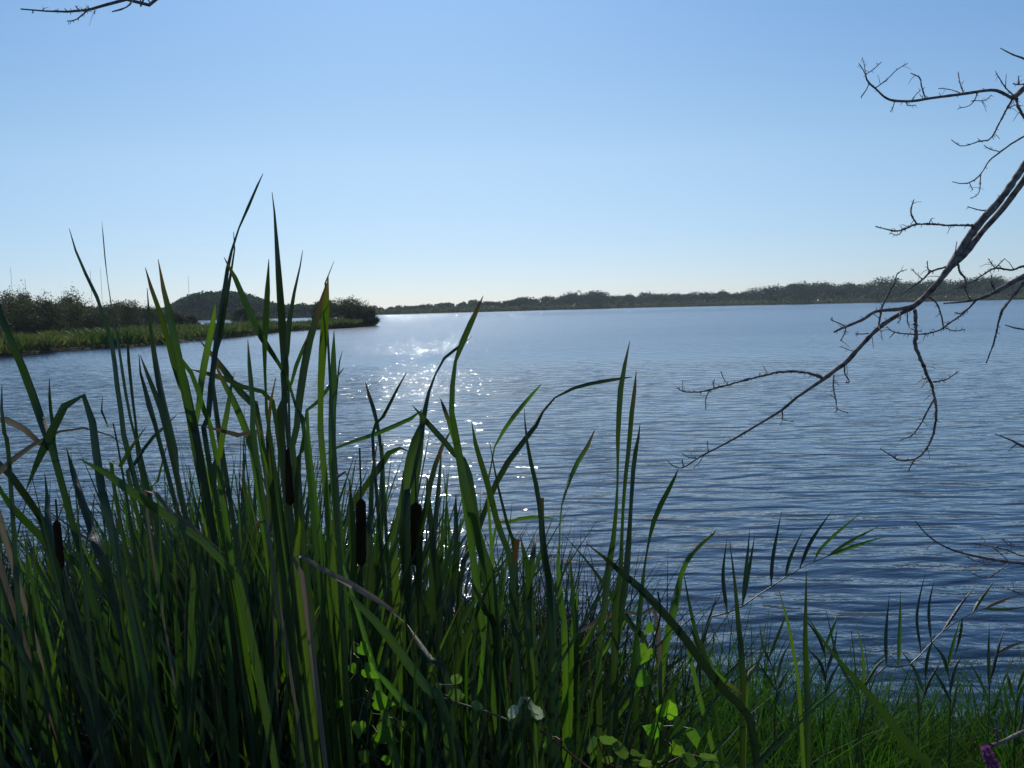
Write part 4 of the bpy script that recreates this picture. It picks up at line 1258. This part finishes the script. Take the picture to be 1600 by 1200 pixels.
for i, (px, top, dd, lab) in enumerate([
        (1480, 1015, 3.2, "small reed shoot rising from the grass below the arching reed's middle"),
        (1440, 1035, 3.3, "small reed shoot with bluish leaves right of the slender reed"),
        (1205, 1000, 3.2, "small reed shoot in the grass left of the slim upright cattail leaf"),
        (1290, 985, 3.3, "small reed shoot between the slim cattail leaf and slender reed"),
        (1100, 985, 3.4, "small reed shoot behind the long dark slanting cattail blade"),
        (1585, 1055, 3.2, "small reed shoot cut by the right edge of the picture")]):
    g_ = random.Random(i)
    st = [(px + g_.uniform(-6, 6), 1130), (px + g_.uniform(-8, 8), (1130 + top) / 2), (px + g_.uniform(-10, 10), top + 15)]
    lv = []
    for k in range(5):
        y = top + 25 + k * 20
        sx = px + g_.uniform(-4, 4)
        sgn = (-1) ** k
        lv.append(([(sx, y), (sx + sgn * g_.uniform(8, 16), y - 35), (sx + sgn * g_.uniform(16, 36), y - g_.uniform(55, 85))], g_.choice((LEAF, LEAF_LIT, LEAF_SHADE))))
    reed(lab, st, dd, lv, px, 0.05)

# ---------------------------------------------------------------- bindweed, bramble, loosestrife
def leaf_shape(kind):
    if kind == "heart":
        o = [(0, 0), (-.22, -.16), (-.42, -.05), (-.46, .18), (-.36, .42), (-.18, .70), (0, 1), (.18, .70), (.36, .42), (.46, .18), (.42, -.05), (.22, -.16)]
    else:       # toothed oval
        o = []
        for k in range(9):
            t = k / 9
            wq = .36 * math.sin(math.pi * min(1, t * 1.02 + .03)) ** .8
            o.append((-wq - (.05 if k % 2 else 0), t))
        o.append((0, 1))
        for k in range(8, 0, -1):
            t = k / 9
            wq = .36 * math.sin(math.pi * min(1, t * 1.02 + .03)) ** .8
            o.append((wq + (.05 if k % 2 else 0), t))
    return o

def flat_leaf(c, size, tilt, spin, kind="heart", fold=0.22):
    """leaf mesh at point c: a fan about the midrib, folded a little along it. tilt/spin in radians"""
    o = leaf_shape(kind)
    pts = [(0, .45)] + o
    V = []
    R = Matrix.Rotation(spin, 3, 'Y') @ Matrix.Rotation(tilt, 3, 'X')
    for x, y in pts:
        v = Vector((x, fold * abs(x) + 0.12 * (y - .45) ** 2, y)) * size
        V.append(tuple(Vector(c) + R @ v))
    n = len(o)
    Fc = [(0, 1 + k, 1 + (k + 1) % n) for k in range(n)]
    uv = [((x + .5), y) for x, y in pts]
    return np.array(V), np.array(Fc), np.array(uv)

def vine(label, path, d, leaves, mat, kind, size0, name, cat, r=0.0018, smat=None):
    p0 = at(*path[0], d)
    root = empty(name, (p0.x, d, max(gz(p0.x, d), -.1))); tag(root, label, cat)
    P = [tuple(at(x, y, d + .03 * math.sin(i))) for i, (x, y) in enumerate(path)]
    R = resample(P, 30)
    V, Fc = tube(R, np.full(30, r), 6)
    st = mesh_obj("stem", V, Fc, smat or STEM, root, np.tile([.5, .5], (len(V), 1)))
    for (x, y, spx, spin, tilt) in leaves:
        c = at(x, y, d - .04 + rnd.uniform(-.03, .03))
        V, Fc, uv = flat_leaf(c, spx * (.82 if kind == 'heart' else 1) / F * d, tilt, math.radians(spin), kind)
        mesh_obj("leaf", V, Fc, mat, root, uv)
        j = int(np.argmin(np.linalg.norm(R - np.array(c), axis=1)))
        V, Fc = tube([tuple(R[j]), tuple((Vector(R[j]) + c) / 2 + Vector((0, 0, .005))), tuple(c)], [r * .6] * 3, 5)
        mesh_obj("petiole", V, Fc, smat or STEM, root, np.tile([.5, .5], (len(V), 1)))

vine("bindweed vine with bright yellow green leaves climbing the right end cattails",
     [(1040, 1200), (1030, 1120), (1012, 1060), (1020, 1010), (1032, 960), (1028, 925)], 1.95,
     [(1020, 978, 24, 230, .2), (1012, 1014, 40, 212, .1), (1012, 1056, 36, 240, .4), (1040, 1120, 48, 20, .2), (1030, 1145, 40, -60, .3),
      (1085, 1140, 36, 175, .2), (1050, 1165, 34, 120, .5), (1064, 1125, 30, -150, .3)], VINE, "heart", 1, "bindweed", "vine")
vine("bindweed with large bright leaves low in the dark centre of the stand",
     [(560, 1210), (575, 1150), (570, 1090), (556, 1040), (545, 985)], 1.95,
     [(585, 1095, 44, 95, .3), (590, 1145, 46, 110, .2), (560, 1130, 30, 180, .3), (562, 1010, 30, 130, .2), (570, 1045, 34, 120, .3),
      (548, 1040, 20, 150, .3), (525, 1100, 20, 80, .3), (515, 1115, 18, 240, .3), (568, 1175, 26, 180, .2), (600, 1190, 24, 60, .3), (628, 1128, 22, 190, .3)],
     VINE, "heart", 1, "bindweed", "vine")
vine("bramble shoot with a pale stem and toothed leaves crossing the bottom centre",
     [(660, 1078), (690, 1090), (720, 1100), (760, 1112), (800, 1128)], 1.8,
     [(700, 1088, 32, 75, .5), (710, 1070, 24, 20, .4), (690, 1085, 20, -60, .5), (735, 1100, 22, 100, .4), (680, 1080, 18, 30, .3)],
     BRAM, "oval", 1, "bramble", "bramble", .0022, DRY)
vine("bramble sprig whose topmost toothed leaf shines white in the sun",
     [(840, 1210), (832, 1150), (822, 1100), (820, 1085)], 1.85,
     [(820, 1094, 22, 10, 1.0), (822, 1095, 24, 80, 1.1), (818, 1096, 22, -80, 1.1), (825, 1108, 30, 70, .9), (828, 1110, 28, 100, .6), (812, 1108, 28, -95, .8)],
     BRAM_SHINE, "oval", 1, "bramble", "bramble")
vine("arching bramble with a reddish stem and grey green leaves along the bottom",
     [(845, 1142), (870, 1160), (900, 1185), (930, 1205), (980, 1215)], 1.85,
     [(865, 1155, 34, -70, 1.0), (880, 1160, 32, 85, 1.0), (945, 1165, 40, 20, .8), (955, 1170, 40, 75, .9), (935, 1160, 36, -80, 1.0), (985, 1180, 28, 60, .9), (1000, 1190, 30, -20, .8)],
     BRAM, "oval", 1, "bramble", "bramble", .0022, SHOOT)
vine("bramble with light green leaves at the bottom edge right of centre",
     [(1010, 1215), (1040, 1195), (1075, 1180), (1110, 1190)], 1.9,
     [(950, 1195, 26, 0, .6), (1000, 1198, 30, 40, .7), (1065, 1185, 34, 80, .9), (1100, 1190, 34, 20, .8), (1040, 1190, 26, -40, .7), (1130, 1200, 36, 70, .9)],
     BRAM, "oval", 1, "bramble", "bramble", .0022, SHOOT)

# purple loosestrife
d = 2.2
p = at(1560, 1235, d)
root = empty("loosestrife", (p.x, d, gz(p.x, d))); tag(root, "purple flower spike nodding at the bottom right corner", "wildflower")
P = [(p.x, d, gz(p.x, d)), tuple(at(1560, 1260, d)), tuple(at(1556, 1200, d)), tuple(at(1540, 1168, d))]
R = resample(P, 20)
V, Fc = tube(R, np.linspace(.003, .0015, 20), 6)
mesh_obj("stem", V, Fc, STEM, root, np.tile([.5, .5], (len(V), 1)))
parts, off, VV, FF, UU = [], 0, [], [], []
a0, a1 = np.array(at(1560, 1215, d)), np.array(at(1538, 1166, d))
for k in range(150):
    t = rnd.random(); c = a0 + (a1 - a0) * t
    a = rnd.uniform(0, 6.28); rr = .013 * (1 - .5 * t) * rnd.uniform(.4, 1.2)
    c = c + np.array([math.cos(a) * rr, math.sin(a) * rr, rnd.uniform(-.004, .004)])
    V, Fc, uv = flat_leaf(tuple(c), rnd.uniform(.007, .012), rnd.uniform(-1, 1), a, "oval")
    VV.append(V); FF.append(Fc + off); UU.append(uv); off += len(V)
mesh_obj("flower_spike", np.concatenate(VV), np.concatenate(FF), FLOWER, root, np.concatenate(UU))

# ---------------------------------------------------------------- bare trees
def limb_mesh(pts, d0, d1, seed, tail=None, k=8, knob=0.22, spur=0.22):
    """pts: (px, py, width px) ; distance runs from d0 to d1 along it"""
    g = random.Random(seed)
    m = len(pts); P, r = [], []
    for i, q in enumerate(pts):
        x, y, wd = q
        Y = d0 + (d1 - d0) * i / (m - 1) + g.uniform(-.02, .02)
        p = at(x, y, Y); P.append((p.x, p.y, p.z, wd / F * Y / 2))
    if tail:
        P = [(*t_[:3], t_[3]) for t_ in tail] + P
    n = max(16, 9 * len(P))
    R = resample(P, n)
    R[:, :3] += np.column_stack([[g.gauss(0, .16 if pts[0][2] < 7 else .03) for _ in range(n)] for _ in range(3)]) * R[:, 3:4]
    R[:, 3] *= np.array([1 + (knob if pts[0][2] < 7 else .09) * g.gauss(0, 1) * (g.random() < .45) for _ in range(n)]).clip(.75, 1.6)
    R[:, 3] = np.maximum(R[:, 3], .0009)
    parts = [tube(R[:, :3], R[:, 3], k)]
    for i in range(2, n - 1):
        if g.random() < spur and R[i, 3] < .012 and abs(at(1800, 600, R[i, 1]).x) > R[i, 0]:
            a = Vector(R[i + 1, :3] - R[i - 1, :3]).normalized()
            b = a.cross(Vector((g.gauss(0, .3), 1, g.gauss(0, .3)))).normalized() * g.choice((-1, 1))
            L = g.uniform(.004, .014) if g.random() < .88 else g.uniform(.02, .05)
            p = Vector(R[i, :3]); q = p + (b + a * g.uniform(.2, 1.0)).normalized() * (L + R[i, 3])
            r = min(R[i, 3] * .6, .0016)
            parts.append(tube([tuple(p), tuple((p + q) / 2 + Vector((0, 0, L * .1))), tuple(q)], [r, r * .8, r * .55], 5))
    return merge(parts), R

D0 = 3.75
TX, TY = 3.55, 3.9
tz = gz(TX, TY)
tree = empty("bare_tree", (TX, TY, tz))
tag(tree, "leafless tree at the right whose dark boughs and twigs reach in over the water", "tree")
TR = [(TX, TY, tz - .2, .15), (TX - .02, TY, tz + 1.2, .125), (TX + .05, TY - .02, tz + 2.6, .105), (TX - .02, TY, tz + 3.9, .085), (TX + .05, TY + .1, tz + 5.4, .05)]
R = resample(TR, 26)
V, Fc = tube(R[:, :3], R[:, 3] * (1 + .05 * np.sin(np.arange(26) * 2.2)), 14)
mesh_obj("trunk", V, Fc, BARK, tree)
def limb(name, pts, d0=D0, d1=D0, tail=None, twigs=(), seed=0, parent=tree):
    (V, Fc), R = limb_mesh(pts, d0, d1, seed, tail)
    o = mesh_obj(name, V, Fc, BARK, parent)
    for j, tw in enumerate(twigs):
        x, y = tw[0][0], tw[0][1]
        i = int(np.argmin([(Vector(r[:3]) - at(x, y, r[1])).length for r in R]))
        Yd = R[i][1]
        g = random.Random(seed * 31 + j)
        (V2, F2), R2 = limb_mesh([(a, b, max(c, 1.3)) for a, b, c in tw], Yd, Yd + g.uniform(-.18, .18), seed * 7 + j, None, 6, .25)
        mesh_obj("twig", V2, F2, BARK, o)
    return o
def tl(z, r=.05):   # from the trunk at height z
    return [(TX, TY, z, r)]
limb("branch", [(1660,170,13),(1625,222,12),(1598,262,11),(1570,303,11),(1552,325,11),(1527,353,12),(1508,380,12),(1495,402,14),(1476,428,9),(1460,448,9),(1443,465,9),(1428,478,9),(1412,487,7),(1390,500,7),(1370,515,7),(1352,533,7),(1338,548,7),(1322,566,7.5),(1305,578,7),(1287,592,6.5),(1265,607,5),(1245,621,4.5),(1222,640,5),(1200,654,4),(1175,669,3.5),(1148,685,3.5),(1120,700,3),(1100,710,2.7),(1083,721,2.5),(1066,731,2),(1052,728,1.6),(1043,720,1.2)],
     3.85, 3.5, tl(4.3), [
     [(1428,478,7),(1405,483,6.5),(1380,485,5.5),(1365,488,5),(1350,498,5),(1330,507,4.5),(1315,513,3.5),(1303,519,3)],
     [(1322,511,2),(1311,505,1.8),(1299,500,1.6),(1300,496,1.2)],
     [(1322,511,2),(1319,522,1.6),(1313,533,1.2)],
     [(1430,484,6),(1431,520,5),(1430,540,6),(1438,560,5),(1448,585,5),(1455,600,4.5),(1460,620,4),(1463,645,4),(1459,675,3.5),(1450,697,3.5),(1438,712,3),(1425,718,3.5),(1405,719,3),(1390,710,2),(1375,701,1.5)],
     [(1461,622,3),(1450,640,3),(1440,660,2.5),(1425,680,2),(1405,688,1.3)],
     [(1458,597,3),(1475,594,2.5),(1487,588,2),(1496,581,1.2)],
     [(1429,718,2),(1422,730,1.5),(1420,736,1)],
     [(1448,590,2),(1443,592,1.5),(1441,588,1)],
     [(1289,592,5),(1270,585,4.5),(1250,581,4),(1220,581,4),(1200,585,3.5),(1175,591,3.5),(1150,598,3),(1120,606,3),(1095,612,2.6),(1070,612,2.2),(1058,606,1.5)],
     [(1110,608,2),(1103,622,1.6),(1103,640,1.2)], [(1115,606,1.5),(1116,593,1.1)], [(1137,600,1.6),(1131,592,1.4),(1126,580,1)],
     [(1303,586,2.5),(1302,604,2.5),(1306,625,2.2),(1309,639,1.6),(1325,645,1)], [(1309,638,1.5),(1306,645,1)],
     [(1320,570,2.5),(1320,583,2.2),(1327,596,1.6),(1321,598,1)],
     [(1338,548,2),(1330,548,1.6),(1314,541,1.1)], [(1357,521,2),(1345,522,1.8),(1337,521,1.4)],
     [(1373,510,3),(1376,490,3.2),(1380,475,3.2),(1390,455,3.2),(1397,443,2.6),(1403,427,1.7),(1417,421,1.2)],
     [(1373,510,2),(1377,520,1.6),(1378,530,1)],
     [(1478,417,3.5),(1455,424,3),(1448,430,3),(1440,438,3),(1425,448,2.6),(1410,458,2)],
     [(1455,424,2),(1450,420,1.8),(1449,408,1.2)], [(1440,435,2),(1432,428,1.8),(1424,420,1.2)],
     [(1495,405,4),(1500,425,3.5),(1508,435,3),(1508,450,2.5),(1500,445,1.8)],
     [(1529,352,4),(1500,352,3.5),(1480,352,3.2),(1455,350,3.2),(1430,351,3.2),(1415,357,3),(1401,361,2.8),(1385,358,2),(1368,354,1.5)],
     [(1432,350,3),(1424,335,2.3),(1424,325,2.2),(1428,312,1.5)], [(1412,358,2),(1403,367,1.6),(1390,364,1.1)], [(1451,350,1.5),(1456,341,1)],
     [(1547,330,2.5),(1530,328,2),(1512,323,1.2)], [(1492,398,1.6),(1495,378,1)],
     [(1068,730,2),(1066,718,1.2)], [(1090,717,1.8),(1075,714,1.5),(1065,708,1)], [(1100,711,1.5),(1093,722,1.3),(1083,732,1)],
     [(1222,640,2),(1223,655,1.6),(1219,663,1.1)], [(1223,656,1.4),(1240,659,1)],
     [(1107,707,1.5),(1105,689,1)],
     [(1405,486,2),(1407,498,1.8),(1402,505,1.2)], [(1418,488,2),(1418,503,1.8),(1424,514,1.3),(1440,518,1)],
     [(1447,462,2.5),(1462,472,2.5),(1470,490,2.5),(1475,515,2)]], 1)
limb("branch", [(1680,172,12),(1640,228,11),(1610,268,10),(1590,295,9.5),(1570,322,9.5),(1550,345,9),(1530,368,9),(1512,392,9),(1497,408,8)], 3.9, 3.76, tl(4.2), [], 2)
limb("branch", [(1680,408,12),(1640,420,11),(1600,432,9),(1580,442,7.5),(1560,453,6.5),(1540,463,5.5),(1520,469,4.5),(1500,472,3.2),(1475,474,2.2)], 3.6, 3.3, tl(2.9), [
     [(1527,467,3),(1510,485,3),(1495,497,2.7),(1480,507,2.6),(1465,517,2.4),(1440,522,2.2),(1410,521,2.2),(1395,518,1.7),(1385,510,1.2)],
     [(1475,511,2),(1490,517,1.8),(1508,515,1.2)], [(1398,519,1.5),(1390,528,1)],
     [(1512,482,2.2),(1500,490,2),(1492,488,1.2)],
     [(1604,436,5),(1590,455,4.5),(1577,470,4.2),(1566,485,4.5),(1560,505,3.2),(1553,535,2.7),(1541,567,1.8)],
     [(1612,418,4),(1598,416,4),(1580,422,3.5),(1555,419,3),(1535,430,2.5),(1515,442,2),(1490,452,1.6)],
     [(1555,419,2),(1548,410,1.6),(1545,404,1.2)], [(1555,419,2),(1562,412,1.8),(1570,404,1.2)],
     [(1555,455,3),(1548,440,2),(1550,428,1.4)], [(1517,470,2),(1508,452,1.7),(1504,446,1)]], 3)
limb("branch", [(1680,70,11),(1640,105,9),(1600,138,8),(1583,152,6.5),(1570,147,5.5),(1555,141,5),(1535,142,4.5),(1510,146,4.5),(1480,150,4),(1450,154,4),(1425,158,4),(1395,157,4),(1380,150,3),(1370,140,3),(1358,130,3),(1353,121,2.4),(1353,115,1.7)],
     4.0, 3.5, tl(4.9), [
     [(1353,116,1.6),(1365,108,1.5),(1377,97,1)], [(1353,118,1.3),(1350,100,1.1),(1347,90,.9)], [(1353,119,1.2),(1348,108,1),(1342,99,.8)],
     [(1367,138,2),(1385,125,1.6),(1400,110,1.4),(1418,99,1)], [(1358,131,1.6),(1352,143,1.4),(1345,152,1.1)],
     [(1446,153,2.2),(1440,135,2),(1437,122,2),(1423,114,1.2)], [(1425,156,1.5),(1432,147,1.3),(1438,142,1)],
     [(1398,158,1.6),(1395,168,1.4),(1391,175,1)], [(1414,158,1.4),(1420,165,1.3),(1431,164,1)],
     [(1506,147,1.8),(1500,130,1.4),(1497,112,1)], [(1505,147,1.4),(1485,140,1.2),(1466,138,1)],
     [(1527,145,2),(1522,158,1.7),(1512,166,1.3),(1498,169,1)], [(1522,157,1.5),(1538,157,1.3),(1549,149,1)],
     [(1585,150,2.5),(1572,138,2),(1560,120,1.5),(1555,111,1.1)], [(1606,131,2.2),(1590,132,2),(1583,131,1.6)], [(1593,132,1.3),(1591,119,1)],
     [(1584,152,3.5),(1572,172,3),(1560,195,2.6),(1547,217,2.4),(1530,221,2),(1503,228,1.7),(1486,218,1.1)],
     [(1574,170,1.6),(1582,166,1.4),(1590,163,1)],
     [(1588,148,4),(1590,165,4),(1600,183,4.5),(1612,205,4)]], 4)
limb("branch", [(1680,170,5),(1640,192,4),(1600,213,3),(1580,225,2.8),(1562,238,2.6),(1545,252,2.2),(1530,275,2),(1510,287,1.7),(1488,284,1.1)], 3.9, 3.6, tl(4.3, .02), [
     [(1562,237,1.6),(1547,233,1.4),(1537,227,1)], [(1532,272,1.7),(1531,295,1.6),(1526,305,1.3),(1516,310,1)], [(1515,286,1.4),(1520,297,1)]], 5)
limb("branch", [(1680,130,5),(1640,108,4),(1600,92,3.2),(1580,84,2.4),(1563,75,1.6)], 3.9, 3.7, tl(4.7, .02), [], 6)
limb("branch", [(1680,895,9),(1640,888,7),(1600,880,5.5),(1575,878,4.5),(1545,873,4.2),(1515,867,3.7),(1485,858,3.2),(1465,848,2.7),(1445,832,2.2),(1430,814,1.6)], 3.1, 2.9, [(TX - .02, TY, 1.0, .03)], [
     [(1612,872,3),(1590,866,3),(1570,858,2.6),(1545,853,2),(1515,848,1.5)], [(1560,877,2),(1530,878,2),(1508,869,1.4)],
     [(1602,853,2.4),(1578,852,2),(1565,841,1.3)], [(1545,854,1.4),(1533,838,1)], [(1578,880,2),(1555,896,2),(1540,903,1.5),(1520,897,1.1)],
     [(1600,930,2),(1580,922,2),(1560,914,1.2)], [(1575,876,1.6),(1560,862,1.4),(1552,856,1)], [(1500,885,1.2),(1515,886,1.4),(1545,880,1.8)]], 7)
limb("branch", [(1680,722,6),(1640,710,4.5),(1600,698,4),(1580,688,3),(1555,678,1.3)], 3.5, 3.3, [(TX - .02, TY, 1.7, .03)], [[(1605,700,2),(1588,694,1.5),(1575,705,1)]], 8)
limb("branch", [(1680,520,4),(1640,516,3),(1600,515,3),(1588,513,2.4),(1571,508,1.3)], 3.5, 3.3, [(TX - .02, TY, 2.2, .02)], [], 9)
limb("branch", [(1680,1100,9),(1630,1135,8),(1600,1143,7),(1575,1155,6),(1550,1165,5)], 2.9, 2.7, [(TX - .03, TY, .75, .03)], [[(1557,1162,4),(1558,1140,4.5),(1555,1119,3.5)]], 10)

# second bare tree, behind the viewer, with a twig hanging into the top left corner
BX, BY = 1.0, -2.6
bz = gz(BX, BY)
tree2 = empty("bare_tree", (BX, BY, bz))
tag(tree2, "bare tree whose thin knobbly twig crosses the top left corner of the sky", "tree")
R = resample([(BX, BY, bz - .2, .16), (BX + .03, BY, bz + 1.8, .13), (BX, BY + .05, bz + 3.6, .10), (BX - .05, BY + .1, bz + 5.5, .05)], 20)
V, Fc = tube(R[:, :3], R[:, 3], 14)
mesh_obj("trunk", V, Fc, BARK, tree2)
limb("branch", [(260,-22,7),(195,-1,5),(160,9,4.5),(140,15,4),(120,18,4),(95,18,3.2),(65,17,2.7),(32,14,2.2)], 3.0, 2.8,
     [(BX, BY + .05, bz + 3.7, .07), (.5, -.6, 4.4, .05), (-.2, 1.4, 4.1, .03), (-.85, 2.7, 3.45, .012)], [
     [(140,13,2.5),(130,22,2.3),(118,31,2),(105,33,1.5)], [(130,18,1.8),(122,14,1.6),(118,10,1.3)], [(138,14,1.5),(137,11,1.3),(130,15,1)],
     [(148,14,1.5),(148,22,1.1)], [(110,18,1.5),(111,13,1.2)], [(52,16,1.5),(51,20,1.1)], [(66,17,1.6),(68,14,1.2)], [(90,18,1.5),(91,14,1.1)]], 11, tree2)
limb("branch", [(236,-60,5),(215,-22,4),(207,-2,3),(202,8,2.8),(190,15,2.4),(175,18,1.8)], 2.95, 2.8,
     [(-.55, 2.1, 3.75, .02)], [], 12, tree2)
limb("branch", [(222,-40,3),(228,-8,3),(235,5,2)], 2.9, 2.85, [(-.6, 2.2, 3.7, .012)], [], 13, tree2)
# ---------------------------------------------------------------- haze
HAZE_D = 0.00018
hb = mesh_obj("haze", [(x, y, z) for z in (-2.0, 75.0) for y in (-40, 1190) for x in (-1300, 1300)],
              [(2, 3, 1, 0), (5, 7, 6, 4), (1, 5, 4, 0), (6, 7, 3, 2), (4, 6, 2, 0), (3, 7, 5, 1)], None, smooth=False)
hm, hn, ho = new_mat("haze")
pv = N(hn, "ShaderNodeVolumePrincipled"); pv.inputs["Color"].default_value = (0.75, 0.88, 1.0, 1)
pv.inputs["Density"].default_value = HAZE_D; pv.inputs["Anisotropy"].default_value = 0.3
hn.links.new(pv.outputs[0], ho.inputs["Volume"])
hb.data.materials[0] = hm
tag(hb, kind="stuff", label="pale blue haze over the lake and its far shore")
